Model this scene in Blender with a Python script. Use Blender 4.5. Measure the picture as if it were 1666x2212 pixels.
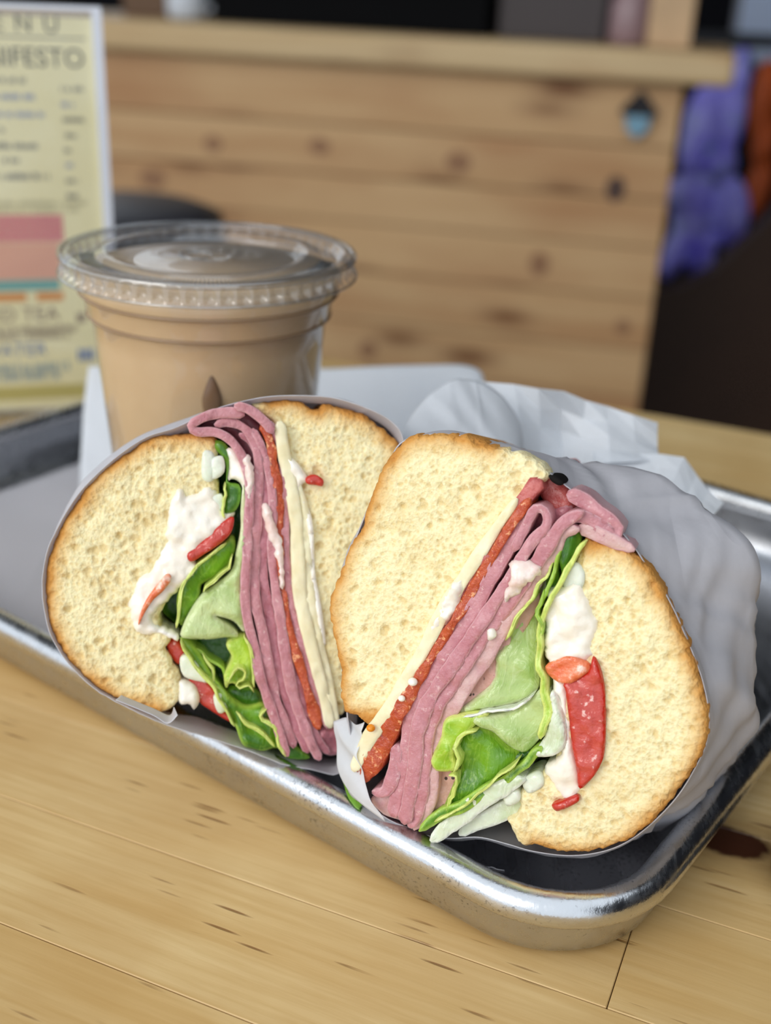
import bpy, bmesh, math, random
import numpy as np
from mathutils import Vector, Matrix
from mathutils.geometry import delaunay_2d_cdt
random.seed(7); RNG = np.random.default_rng(11)
S = bpy.context.scene
for o in list(bpy.data.objects): bpy.data.objects.remove(o)
COL = S.collection

# ------------------------------------------------------------------ camera
FPX, IW, IH = 2500.0, 1666, 2212
PITCH, ROLL, CAMZ = math.radians(24.6), math.radians(2.7), 0.213
FW = np.array([0, math.cos(PITCH), -math.sin(PITCH)])
R0 = np.array([1.0, 0, 0]); U0 = np.cross(R0, FW)
RT = R0*math.cos(ROLL) + U0*math.sin(ROLL)
UP = -R0*math.sin(ROLL) + U0*math.cos(ROLL)
CAM = np.array([0, 0, CAMZ])
cd = bpy.data.cameras.new('camera'); cam = bpy.data.objects.new('camera', cd); COL.objects.link(cam)
cam.matrix_world = Matrix(((RT[0], UP[0], -FW[0], CAM[0]), (RT[1], UP[1], -FW[1], CAM[1]), (RT[2], UP[2], -FW[2], CAM[2]), (0, 0, 0, 1)))
cd.sensor_fit = 'VERTICAL'; cd.sensor_height = 24.0; cd.lens = FPX/IH*24.0
cd.clip_start = 0.01; cd.clip_end = 60
cd.dof.use_dof = True; cd.dof.focus_distance = 0.275; cd.dof.aperture_fstop = 5.6
S.camera = cam

# ------------------------------------------------------------------ daylight from the open shop front behind the camera
w = bpy.data.worlds.new('daylight'); S.world = w; w.use_nodes = True
wb = w.node_tree.nodes['Background']
wb.inputs['Color'].default_value = (0.84, 0.92, 1.0, 1); wb.inputs['Strength'].default_value = 1.12
def area(name, loc, target, sx, sy, power, color):
    l = bpy.data.lights.new(name, 'AREA'); l.shape = 'RECTANGLE'; l.size = sx; l.size_y = sy; l.energy = power; l.color = color
    o = bpy.data.objects.new(name, l); COL.objects.link(o); o.location = loc
    o.rotation_euler = (Vector(target)-Vector(loc)).to_track_quat('-Z', 'Y').to_euler(); return o
area('shop_front_daylight', (-1.7, -1.5, 1.55), (0, .3, 0), 1.6, 1.3, 33, (1.0, .965, .91))
S.view_settings.view_transform = 'Standard'; S.view_settings.look = 'None'
S.view_settings.gamma = 1; S.view_settings.use_curve_mapping = False; S.view_settings.exposure = 0.1

# ------------------------------------------------------------------ pixel helpers
def ray(x, y): return FW + RT*((x-IW/2)/FPX) - UP*((y-IH/2)/FPX)
def onz(x, y, z):
    d = ray(x, y); return CAM + d*((z-CAM[2])/d[2])
def ony(x, y, Y):
    d = ray(x, y); return CAM + d*(Y/d[1])
class Plane:
    def __init__(s, P0, yaw, tilt):
        y, t = math.radians(yaw), math.radians(tilt)
        s.P0 = np.array(P0); s.ax = np.array([math.sin(y)*math.cos(t), math.cos(y)*math.cos(t), -math.sin(t)])
        s.ex = np.array([math.cos(y), -math.sin(y), 0]); s.ey = np.cross(s.ex, s.ax)
    def hit(s, x, y, back=0.0):
        P = s.P0 + s.ax*back; d = ray(x, y); t = ((P-CAM)@s.ax)/(d@s.ax); q = CAM+d*t-P
        return np.array([q@s.ex, q@s.ey])
    def pts(s, px, back=0.0): return np.array([s.hit(x, y, back) for x, y in px])
    def w(s, ab, h):
        ab = np.asarray(ab); h = np.broadcast_to(np.asarray(h, float), ab.shape[:1])
        return s.P0 + ab[:, :1]*s.ex + ab[:, 1:2]*s.ey - h[:, None]*s.ax
def T(ox, oy, k, pts): return [(ox+x*k, oy+y*k) for x, y in pts]
def c3(*p): return T(60, 820, .5042, p)
def c4(*p): return T(680, 780, .5918, p)

# ------------------------------------------------------------------ numeric noise
def vnoise(x, y, seed=0):
    x = np.asarray(x, float); y = np.asarray(y, float)
    xi = np.floor(x).astype(np.int64); yi = np.floor(y).astype(np.int64); fx = x-xi; fy = y-yi
    def h(a, b):
        n = (a*374761393 + b*668265263 + seed*974634777) & 0x7fffffff
        n = ((n ^ (n >> 13))*1274126177) & 0x7fffffff
        return ((n ^ (n >> 16)) & 0xffff)/65535.0
    u = fx*fx*(3-2*fx); v = fy*fy*(3-2*fy)
    return (h(xi, yi)*(1-u)+h(xi+1, yi)*u)*(1-v) + (h(xi, yi+1)*(1-u)+h(xi+1, yi+1)*u)*v - .5
def fbm(x, y, seed=0, o=3):
    r = 0; a = 1
    for k in range(o): r = r + a*vnoise(x*2**k, y*2**k, seed+k*17); a *= .5
    return r

# ------------------------------------------------------------------ curves
def catmull(pts, n=6, closed=True):
    p = np.asarray(pts, float); N = len(p); out = []
    rng = range(N) if closed else range(N-1)
    for i in rng:
        if closed: a, b, c, d = p[(i-1) % N], p[i], p[(i+1) % N], p[(i+2) % N]
        else: a, b, c, d = p[max(i-1, 0)], p[i], p[i+1], p[min(i+2, N-1)]
        for k in range(n):
            t = k/n
            out.append(.5*((2*b)+(c-a)*t+(2*a-5*b+4*c-d)*t*t+(3*b-a-3*c+d)*t**3))
    if not closed: out.append(p[-1])
    return np.array(out)
def resample(p, n, closed=True):
    p = np.asarray(p, float); q = np.vstack([p, p[:1]]) if closed else p
    s = np.concatenate([[0], np.cumsum(np.linalg.norm(np.diff(q, axis=0), axis=1))])
    t = np.linspace(0, s[-1], n+1)[:-1] if closed else np.linspace(0, s[-1], n)
    return np.stack([np.interp(t, s, q[:, k]) for k in range(q.shape[1])], 1)
def dist_path(P, path, closed):
    A = path; B = np.roll(path, -1, 0)
    if not closed: A, B = path[:-1], path[1:]
    best = np.full(len(P), 1e9)
    for a, b in zip(A, B):
        ab = b-a; t = np.clip(((P-a)@ab)/max(ab@ab, 1e-18), 0, 1)
        best = np.minimum(best, np.linalg.norm(P-(a+t[:, None]*ab), axis=1))
    return best
def inside(P, poly):
    x, y = P[:, 0], P[:, 1]; r = np.zeros(len(P), bool)
    A = poly; B = np.roll(poly, -1, 0)
    for (x0, y0), (x1, y1) in zip(A, B):
        if y0 == y1: continue
        c = ((y0 > y) != (y1 > y)) & (x < (x1-x0)*(y-y0)/(y1-y0)+x0); r ^= c
    return r

# ------------------------------------------------------------------ objects
def put(o, parent=None):
    COL.objects.link(o)
    if parent is not None: o.parent = parent
    return o
def wloc(p):
    v = Vector((0, 0, 0))
    while p is not None: v += p.location; p = p.parent
    return np.array(v)
def mesh(name, V, F, mat, parent=None, smooth=True, attrs=None, uv=None):
    V = np.asarray(V, float)
    me = bpy.data.meshes.new(name)
    if parent is None:
        base = np.array([V[:, 0].mean(), V[:, 1].mean(), V[:, 2].min()]); V = V-base
    else: V = V-wloc(parent); base = None
    me.from_pydata(V.tolist(), [], [tuple(f) for f in F]); me.update()
    if smooth: me.polygons.foreach_set('use_smooth', [True]*len(me.polygons))
    for k, a in (attrs or {}).items():
        at = me.attributes.new(k, 'FLOAT', 'POINT'); at.data.foreach_set('value', np.asarray(a, np.float32))
    if mat: me.materials.append(mat)
    o = bpy.data.objects.new(name, me); put(o, parent)
    if base is not None: o.location = base
    return o
def fixn(o):
    bm = bmesh.new(); bm.from_mesh(o.data); bmesh.ops.recalc_face_normals(bm, faces=bm.faces); bm.to_mesh(o.data); bm.free(); return o
def empty(name, loc, label=None, cat=None, group=None):
    o = bpy.data.objects.new(name, None); o.empty_display_size = .02; COL.objects.link(o); o.location = Vector(loc)
    if label: tag(o, label, cat, group)
    return o
def tag(o, label, cat, group=None):
    o['label'] = label; o['category'] = cat
    if group: o['group'] = group
    return o
def struct(o): o['kind'] = 'structure'; return o
def solid(o, t, off=0):
    m = o.modifiers.new('thickness', 'SOLIDIFY'); m.thickness = t; m.offset = off; return o
def bevel(o, wd, seg=2):
    m = o.modifiers.new('bevel', 'BEVEL'); m.width = wd; m.segments = seg; m.limit_method = 'ANGLE'; return o
BOXF = [(0, 1, 3, 2), (4, 6, 7, 5), (0, 4, 5, 1), (2, 3, 7, 6), (0, 2, 6, 4), (1, 5, 7, 3)]
def obox(name, c, size, ax, ay, az, mat, parent=None, bev=0):
    """box centred at c with half-extents along three given axes"""
    c = np.array(c, float); ax, ay, az = [np.array(a, float) for a in (ax, ay, az)]
    V = [c+ax*sx*size[0]/2+ay*sy*size[1]/2+az*sz*size[2]/2 for sx in (-1, 1) for sy in (-1, 1) for sz in (-1, 1)]
    o = fixn(mesh(name, V, BOXF, mat, parent, smooth=False))
    if bev: bevel(o, bev)
    return o
X3, Y3, Z3 = np.eye(3)
def box(name, c, size, mat, parent=None, bev=0): return obox(name, c, size, X3, Y3, Z3, mat, parent, bev)
def lathe(name, prof, c, mat, parent=None, n=96, rfun=None, close=False):
    V = []; F = []; m = len(prof)
    for i in range(n):
        a = 2*math.pi*i/n
        for j, (r, z) in enumerate(prof):
            rr = rfun(r, z, a, j) if rfun else r
            V.append((c[0]+rr*math.cos(a), c[1]+rr*math.sin(a), c[2]+z))
    mm = m if close else m-1
    for i in range(n):
        for j in range(mm):
            i2 = (i+1) % n; j2 = (j+1) % m; F.append((i*m+j, i2*m+j, i2*m+j2, i*m+j2))
    return fixn(mesh(name, V, F, mat, parent))
def tube(name, path, r, mat, parent=None, n=10, closed=False):
    P = np.asarray(path, float); N = len(P); V = []; F = []
    rr = np.broadcast_to(np.asarray(r, float), (N,))
    for i in range(N):
        t = (P[(i+1) % N]-P[i-1]) if closed else P[min(i+1, N-1)]-P[max(i-1, 0)]
        t = t/np.linalg.norm(t); a = np.cross(t, [0, 0, 1.0])
        if np.linalg.norm(a) < 1e-3: a = np.array([1.0, 0, 0])
        a /= np.linalg.norm(a); b = np.cross(t, a)
        for k in range(n):
            th = 2*math.pi*k/n; V.append(P[i]+rr[i]*(math.cos(th)*a+math.sin(th)*b))
    for i in range(N if closed else N-1):
        i2 = (i+1) % N
        for k in range(n): F.append((i*n+k, i*n+(k+1) % n, i2*n+(k+1) % n, i2*n+k))
    if not closed: F += [tuple(range(n)), tuple(range((N-1)*n, N*n))]
    return fixn(mesh(name, V, F, mat, parent))
def sheet(name, rows, mat, parent=None, nu=40, nv=20, amp=0.0, fr=60, seed=0, thick=.00018, flat=False):
    """paper sheet through a grid of world points"""
    G = np.array(rows, float)
    A = np.array([catmull(r, 12, False) for r in G]); A = np.array([resample(r, nu, False) for r in A])
    B = np.array([resample(catmull(A[:, j], 8, False), nv, False) for j in range(nu)])
    V = B.reshape(-1, 3).copy()
    if amp:
        nrm = np.cross(B[-1, 0]-B[0, 0], B[0, -1]-B[0, 0]); nrm /= np.linalg.norm(nrm)
        q = fbm(V[:, 0]*fr+V[:, 1]*fr*.7, V[:, 2]*fr, seed, 2); q = np.abs(q)*2-.5
        V += nrm*(amp*q)[:, None]
    F = [(j*nv+i, (j+1)*nv+i, (j+1)*nv+i+1, j*nv+i+1) for j in range(nu-1) for i in range(nv-1)]
    return solid(mesh(name, V, F, mat, parent, smooth=not flat), thick)

# ------------------------------------------------------------------ materials
class N:
    def __init__(s, name):
        s.m = bpy.data.materials.new(name); s.m.use_nodes = True; s.t = s.m.node_tree; s.b = s.t.nodes['Principled BSDF']
        s.out = s.t.nodes['Material Output']; s._c = None
    def n(s, ty, **kw):
        d = s.t.nodes.new(ty)
        for k, v in kw.items():
            if k.startswith('i_'): d.inputs[k[2:].replace('_', ' ')].default_value = v
            else: setattr(d, k, v)
        return d
    def l(s, a, b): s.t.links.new(a, b)
    @property
    def co(s):
        if s._c is None: s._c = s.n('ShaderNodeTexCoord').outputs['Object']
        return s._c
    def map(s, scale, rot=(0, 0, 0), src=None):
        m = s.n('ShaderNodeMapping'); m.inputs['Scale'].default_value = scale; m.inputs['Rotation'].default_value = rot
        s.l(src or s.co, m.inputs['Vector']); return m.outputs['Vector']
    def noise(s, scale, detail=3, rough=.55, vec=None, dist=0):
        d = s.n('ShaderNodeTexNoise'); d.inputs['Scale'].default_value = scale; d.inputs['Detail'].default_value = detail
        d.inputs['Roughness'].default_value = rough; d.inputs['Distortion'].default_value = dist
        s.l(vec or s.co, d.inputs['Vector']); return d.outputs['Fac']
    def voro(s, scale, vec=None, feature='F1', out='Distance'):
        d = s.n('ShaderNodeTexVoronoi'); d.feature = feature; d.inputs['Scale'].default_value = scale
        s.l(vec or s.co, d.inputs['Vector']); return d.outputs[out]
    def ramp(s, fac, stops, interp='LINEAR'):
        r = s.n('ShaderNodeValToRGB'); r.color_ramp.interpolation = interp; e = r.color_ramp.elements
        while len(e) < len(stops): e.new(.5)
        for el, (p, c) in zip(e, stops): el.position = p; el.color = (c, c, c, 1) if isinstance(c, (int, float)) else (*c, 1)
        s.l(fac, r.inputs['Fac']); return r.outputs['Color']
    def mix(s, fac, a, b, mode='MIX'):
        m = s.n('ShaderNodeMix', data_type='RGBA', blend_type=mode)
        for sock, v in ((m.inputs[0], fac), (m.inputs[6], a), (m.inputs[7], b)):
            if isinstance(v, (int, float)): sock.default_value = v
            elif isinstance(v, tuple): sock.default_value = (*v, 1)
            else: s.l(v, sock)
        return m.outputs[2]
    def attr(s, name):
        return s.n('ShaderNodeAttribute', attribute_name=name).outputs['Fac']
    def math(s, op, a, b=0.0, clamp=False):
        m = s.n('ShaderNodeMath', operation=op, use_clamp=clamp)
        for i, v in enumerate((a, b)):
            if isinstance(v, (int, float)): m.inputs[i].default_value = v
            else: s.l(v, m.inputs[i])
        return m.outputs[0]
    def bump(s, h, dist, strength=1.0, prev=None):
        b = s.n('ShaderNodeBump'); b.inputs['Distance'].default_value = dist; b.inputs['Strength'].default_value = strength
        s.l(h, b.inputs['Height'])
        if prev is not None: s.l(prev, b.inputs['Normal'])
        return b.outputs['Normal']
    def done(s, color=None, rough=.5, metal=0.0, normal=None, sss=0.0, sssr=(1, .6, .4), ssss=.002, spec=.5, coat=0.0, trans=0.0, emit=None, es=0):
        b = s.b
        if color is not None:
            if isinstance(color, tuple): b.inputs['Base Color'].default_value = (*color, 1)
            else: s.l(color, b.inputs['Base Color'])
        if isinstance(rough, (int, float)): b.inputs['Roughness'].default_value = rough
        else: s.l(rough, b.inputs['Roughness'])
        b.inputs['Metallic'].default_value = metal; b.inputs['Specular IOR Level'].default_value = spec
        b.inputs['Coat Weight'].default_value = coat; b.inputs['Coat Roughness'].default_value = .15
        if normal is not None: s.l(normal, b.inputs['Normal'])
        if sss: b.inputs['Subsurface Weight'].default_value = sss; b.inputs['Subsurface Radius'].default_value = sssr; b.inputs['Subsurface Scale'].default_value = ssss
        if trans: b.inputs['Transmission Weight'].default_value = trans
        return s.m
def srgb(r, g, b):
    f = lambda c: (c/255/12.92) if c/255 <= .04045 else ((c/255+.055)/1.055)**2.4
    return (f(r), f(g), f(b))
def plain(name, col, rough=.6, metal=0.0, spec=.5, nz=0, amp=.25):
    n = N(name); c = col
    if nz: c = n.mix(n.noise(nz, 3), tuple(v*(1-amp) for v in col), tuple(min(1, v*(1+amp)) for v in col))
    return n.done(c, rough, metal, spec=spec)

def m_bread():
    n = N('bread_crumb'); co = n.co
    v1 = n.voro(820); v2 = n.voro(1700); nz = n.noise(160, 4, .6); nb = n.noise(45, 2)
    crumb = n.mix(n.ramp(v1, [(.12, 0.0), (.55, 1.0)]), srgb(240, 218, 158), srgb(250, 237, 190))
    crumb = n.mix(n.math('MULTIPLY', n.ramp(nb, [(.35, 0.0), (.7, 1.0)]), .4), crumb, srgb(246, 232, 186))
    crumb = n.mix(n.ramp(nz, [(.3, .35), (.5, 0.0)]), crumb, srgb(222, 190, 122))
    crumb = n.mix(n.math('MULTIPLY', n.attr('pore'), .45), crumb, srgb(206, 170, 98))
    d = n.math('ADD', n.attr('edge'), n.math('MULTIPLY', n.math('SUBTRACT', n.noise(120, 3), .5), .0045))
    crust = n.ramp(n.math('MULTIPLY', d, 100), [(.0, srgb(196, 134, 64)), (.12, srgb(214, 156, 82)), (.35, srgb(230, 186, 114))])
    col = n.mix(n.ramp(n.math('MULTIPLY', d, 100), [(.10, 0.0), (.55, 1.0)]), crust, crumb)
    h = n.math('ADD', n.math('MULTIPLY', v1, .8), n.math('ADD', n.math('MULTIPLY', v2, .35), n.math('MULTIPLY', nz, .8)))
    return n.done(col, .85, normal=n.bump(h, .00065, .65), spec=.2, sss=.15, sssr=(1, .7, .35), ssss=.0015)
def m_food(name, a, b, scale, rough=.4, bump=.0002, bs=900, sss=.15, spec=.4, stretch=(1, 1, 1), third=None, t3=(.6, .7), s3=300, coat=0.0, edge=None, edge_w=.001):
    n = N(name); v = n.map(stretch)
    c = n.mix(n.ramp(n.noise(scale, 4, .6, v), [(.3, 0.0), (.7, 1.0)]), a, b)
    if third: c = n.mix(n.ramp(n.noise(s3, 3, .6), [(t3[0], 0.0), (t3[1], 1.0)]), c, third)
    if edge: c = n.mix(n.ramp(n.math('MULTIPLY', n.attr('edge'), 1/edge_w), [(.2, 1.0), (1.0, 0.0)]), c, edge)
    h = n.math('ADD', n.noise(bs, 3), n.noise(bs*.3, 2))
    return n.done(c, rough, normal=n.bump(h, bump), sss=sss, spec=spec, coat=coat)
def m_leaf(name, dark, light, edgec, veins, rough=.32):
    n = N(name); nz = n.noise(55, 3, .5, None, 1.5)
    vein = n.voro(120, None, 'DISTANCE_TO_EDGE'); wv = n.noise(150, 3, .6, n.map((1, 1, .3)), 2.5)
    c = n.mix(n.ramp(nz, [(.32, 0.0), (.66, 1.0)]), dark, light)
    c = n.mix(n.ramp(wv, [(.52, 0.0), (.56, .45), (.60, 0.0)]), c, veins)
    c = n.mix(n.ramp(n.math('MULTIPLY', n.attr('edge'), 1000), [(.15, .9), (1.1, 0.0)]), c, edgec)
    h = n.math('ADD', n.math('MULTIPLY', wv, .8), n.noise(260, 3))
    return n.done(c, rough, normal=n.bump(h, .0009, .7), spec=.5, sss=.12, sssr=(.6, 1, .2), ssss=.002, coat=.15)
def m_paper(name, col=(.80, .79, .82), tr=.3):
    n = N(name); nz = n.noise(900, 3); n2 = n.noise(60, 3, .6, n.map((1, .35, 1)))
    c = n.mix(nz, tuple(v*.97 for v in col), tuple(min(1, v*1.03) for v in col))
    n3 = n.noise(38, 2, .5, n.map((1, .25, .6), (.3, .2, .5)), .6); nor = n.bump(n.math('ADD', n2, n.ramp(n3, [(.44, 0.0), (.5, .6), (.56, 0.0)])), .0009, .38)
    n.done(c, .42, normal=nor, spec=.35)
    tl = n.n('ShaderNodeBsdfTranslucent'); n.l(c, tl.inputs['Color']); mx = n.n('ShaderNodeMixShader'); mx.inputs[0].default_value = tr
    n.l(n.b.outputs[0], mx.inputs[1]); n.l(tl.outputs[0], mx.inputs[2]); n.l(mx.outputs[0], n.out.inputs['Surface']); return n.m
def m_clear(name, tint=(.97, .97, .97), rough=.03, ior=1.5, body=0.0):
    n = N(name); t = n.n('ShaderNodeBsdfTransparent'); t.inputs['Color'].default_value = (*tint, 1)
    g = n.n('ShaderNodeBsdfGlossy'); g.inputs['Roughness'].default_value = rough; g.inputs['Color'].default_value = (1, 1, 1, 1)
    lw = n.n('ShaderNodeLayerWeight'); lw.inputs['Blend'].default_value = .5; f0 = ((ior-1)/(ior+1))**2
    fac = n.math('ADD', f0, n.math('MULTIPLY', n.math('POWER', lw.outputs['Facing'], 4.0), body or .55))
    mx = n.n('ShaderNodeMixShader'); n.l(fac, mx.inputs[0]); n.l(t.outputs[0], mx.inputs[1]); n.l(g.outputs[0], mx.inputs[2])
    n.l(mx.outputs[0], n.out.inputs['Surface']); return n.m
def m_alu(name, base=(.66, .67, .69), rough=.24):
    n = N(name); sc = n.noise(260, 4, .7, n.map((1, .12, 1), (0, 0, .6))); sp = n.noise(900, 3, .7); bl = n.noise(40, 3)
    r = n.math('ADD', rough-.06, n.math('MULTIPLY', n.ramp(sc, [(.35, 0.0), (.75, 1.0)]), .2))
    c = n.mix(n.ramp(n.math('MULTIPLY', sp, n.math('ADD', bl, .5)), [(.62, 0.0), (.72, .55)]), base, (.10, .10, .11))
    return n.done(c, r, 1.0, normal=n.bump(n.math('ADD', sc, n.math('MULTIPLY', sp, .4)), .00022, .5))
def m_tablewood(name, tone=1.0, knot=None):
    n = N(name); geo = n.n('ShaderNodeNewGeometry').outputs['Position']; a = math.radians(22)
    def mp(sc):
        m1 = n.n('ShaderNodeVectorRotate'); m1.rotation_type = 'Z_AXIS'; m1.inputs['Angle'].default_value = a; n.l(geo, m1.inputs['Vector'])
        return n.map(sc, src=m1.outputs['Vector'])
    rnd = n.n('ShaderNodeObjectInfo').outputs['Random']
    off = n.n('ShaderNodeVectorMath', operation='ADD'); n.l(mp((3, 60, 60)), off.inputs[0]); sc = n.n('ShaderNodeVectorMath', operation='SCALE')
    cx = n.n('ShaderNodeCombineXYZ'); n.l(rnd, cx.inputs[0]); n.l(rnd, cx.inputs[1]); n.l(cx.outputs[0], sc.inputs[0]); sc.inputs['Scale'].default_value = 40; n.l(sc.outputs[0], off.inputs[1])
    v = off.outputs[0]
    fine = n.noise(6.0, 4, .65, v); broad = n.noise(1.1, 3, .5, v, .6)
    c = n.mix(n.ramp(broad, [(.3, 0.0), (.7, 1.0)]), srgb(214, 178, 118), srgb(232, 204, 150))
    c = n.mix(n.ramp(fine, [(.35, .5), (.6, 0.0)]), c, srgb(196, 156, 94))
    cross = n.noise(1.0, 3, .5, mp((18, 6, 1)))
    c = n.mix(n.ramp(cross, [(.4, .35), (.62, 0.0)]), c, srgb(188, 146, 86))
    fl = n.voro(1.0, mp((34, 420, 1))); fn = n.noise(1.0, 2, .5, mp((24, 60, 1)))
    fk = n.math('MULTIPLY', n.ramp(fl, [(.12, 1.0), (.22, 0.0)]), n.ramp(fn, [(.50, 0.0), (.58, 1.0)]))
    c = n.mix(n.math('MULTIPLY', fk, .8), c, srgb(112, 66, 22))
    c = n.mix(n.math('MULTIPLY', n.math('SUBTRACT', rnd, .3), .55), c, srgb(198, 154, 88))
    if knot is not None:
        sb = n.n('ShaderNodeVectorMath', operation='SUBTRACT'); n.l(geo, sb.inputs[0]); sb.inputs[1].default_value = knot
        rr = n.n('ShaderNodeVectorRotate'); rr.rotation_type = 'Z_AXIS'; rr.inputs['Angle'].default_value = a; n.l(sb.outputs[0], rr.inputs['Vector'])
        dv = n.n('ShaderNodeVectorMath', operation='MULTIPLY'); n.l(rr.outputs[0], dv.inputs[0]); dv.inputs[1].default_value = (62, 125, 0)
        ln = n.n('ShaderNodeVectorMath', operation='LENGTH'); n.l(dv.outputs[0], ln.inputs[0])
        dd = n.math('ADD', ln.outputs['Value'], n.math('MULTIPLY', n.noise(180, 2, .5, geo), .5))
        c = n.mix(n.ramp(n.math('MULTIPLY', dd, .4), [(.36, 1.0), (.46, .35), (.95, 0.0)]), c, srgb(62, 28, 12))
    nor = n.bump(n.math('ADD', fine, n.math('MULTIPLY', fk, -2.0)), .00012, .6)
    return n.done(c, n.math('ADD', .33, n.math('MULTIPLY', fine, .2)), normal=nor, spec=.4)
def m_pine(name, rot, base=(srgb(194, 152, 106), srgb(208, 170, 124)), knots=1.0):
    n = N(name); geo = n.n('ShaderNodeNewGeometry').outputs['Position']; rnd = n.n('ShaderNodeObjectInfo').outputs['Random']
    m1 = n.n('ShaderNodeVectorRotate'); m1.rotation_type = 'Z_AXIS'; m1.inputs['Angle'].default_value = rot; n.l(geo, m1.inputs['Vector'])
    ad = n.n('ShaderNodeVectorMath', operation='ADD'); n.l(m1.outputs[0], ad.inputs[0])
    cx = n.n('ShaderNodeCombineXYZ'); n.l(n.math('MULTIPLY', rnd, 23.0), cx.inputs[0]); n.l(n.math('MULTIPLY', rnd, 7.0), cx.inputs[2]); n.l(cx.outputs[0], ad.inputs[1])
    g = n.noise(1.0, 4, .6, n.map((2.2, 5, 34), src=ad.outputs[0]), .5)
    b = n.noise(1.0, 2, .5, n.map((3.5, 4, 9), src=ad.outputs[0]))
    k = n.voro(1.0, n.map((4.2, 1, 12.5), src=ad.outputs[0]))
    c = n.mix(n.ramp(g, [(.32, 0.0), (.66, 1.0)]), base[0], base[1])
    c = n.mix(n.ramp(b, [(.45, 0.0), (.75, .6)]), c, srgb(172, 120, 78))
    c = n.mix(n.math('MULTIPLY', n.ramp(k, [(.10, .9), (.2, .3), (.32, 0.0)]), knots), c, srgb(120, 76, 44))
    return n.done(c, .5, spec=.3)

M = {}
M['bread'] = m_bread()
M['ham'] = m_food('ham', srgb(190, 120, 128), srgb(208, 148, 152), 240, .36, .00025, 1300, .2, third=srgb(224, 182, 180), t3=(.60, .74), s3=700, coat=.25, edge=srgb(214, 162, 166), edge_w=.0004)
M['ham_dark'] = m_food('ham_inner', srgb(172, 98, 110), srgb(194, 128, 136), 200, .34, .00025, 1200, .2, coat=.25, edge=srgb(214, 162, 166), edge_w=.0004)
M['ham_pale'] = m_food('ham_fat_edge', srgb(206, 154, 154), srgb(222, 186, 180), 240, .4, .00025, 1200, .2, coat=.25, edge=srgb(214, 162, 166), edge_w=.0004)
n = N('peppered_rind'); sp = n.voro(620); c = n.mix(n.noise(110, 3), srgb(198, 142, 130), srgb(222, 180, 164))
c = n.mix(n.math('MULTIPLY', n.ramp(sp, [(.22, 1.0), (.30, 0.0)]), n.ramp(n.noise(160, 2), [(.48, 0.0), (.56, 1.0)])), c, srgb(62, 40, 26))
M['rind'] = n.done(c, .4, sss=.15, normal=n.bump(n.noise(700, 2), .0003))
M['salami'] = m_food('salami', srgb(176, 62, 30), srgb(206, 96, 50), 420, .32, .0007, 700, .15, third=srgb(240, 166, 116), t3=(.58, .66), s3=650, coat=.3)
M['salami_rim'] = m_food('salami_rim', srgb(168, 62, 60), srgb(204, 112, 104), 260, .35, .0004, 900, .15, coat=.2)
M['cheese'] = m_food('cheese', srgb(240, 226, 180), srgb(250, 240, 206), 120, .38, .0002, 500, .25)
M['mayo'] = m_food('mayonnaise', srgb(250, 238, 218), srgb(253, 248, 238), 110, .2, .0006, 170, .06, coat=.4, spec=.5)
M['mayo_pink'] = m_food('mayonnaise_pink', srgb(238, 200, 188), srgb(252, 236, 226), 150, .22, .0008, 220, .25, coat=.4)
M['tomato'] = m_food('tomato', srgb(190, 54, 44), srgb(212, 92, 78), 260, .2, .0007, 420, .25, third=srgb(246, 196, 186), t3=(.62, .7), s3=420, coat=.5, edge=srgb(196, 40, 20), edge_w=.0012)
M['tomato_orange'] = m_food('tomato_orange', srgb(226, 96, 46), srgb(244, 150, 104), 300, .2, .0008, 420, .2, third=srgb(252, 214, 196), t3=(.56, .68), s3=300, coat=.5)
M['onion'] = m_food('onion', srgb(220, 226, 200), srgb(242, 242, 228), 200, .2, .0003, 500, .3, coat=.4)
M['leaf'] = m_leaf('lettuce_green', srgb(58, 112, 14), srgb(122, 172, 34), srgb(176, 208, 84), srgb(158, 196, 72))
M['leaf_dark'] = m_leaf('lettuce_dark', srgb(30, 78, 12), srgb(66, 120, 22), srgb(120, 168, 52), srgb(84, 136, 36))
M['leaf_lime'] = m_leaf('lettuce_lime', srgb(140, 186, 34), srgb(190, 214, 74), srgb(224, 232, 130), srgb(206, 224, 112))
M['leaf_pale'] = m_leaf('lettuce_pale', srgb(160, 188, 104), srgb(202, 216, 150), srgb(224, 232, 184), srgb(206, 220, 164), .24)
M['leaf_white'] = m_leaf('lettuce_rib', srgb(206, 218, 178), srgb(230, 236, 214), srgb(240, 242, 228), srgb(236, 240, 222), .22)
M['paper'] = m_paper('deli_paper_shaded', (.73, .715, .75), .33); M['paper_lit'] = m_paper('deli_paper_lit', (.92, .94, .97), .45)  # same deli paper: shaded wraps greyed, lit folds whitened in the colour
M['alu'] = m_alu('aluminium'); M['alu_floor'] = m_alu('aluminium_floor', (.56, .57, .60), .30)
M['clear'] = m_clear('clear_plastic'); M['acrylic'] = m_clear('acrylic', (.985, .985, .985), .08, 1.35)
M['coffee'] = m_food('milky_coffee', srgb(206, 176, 138), srgb(214, 186, 148), 40, .25, .00005, 60, .1, spec=.5)

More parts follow.
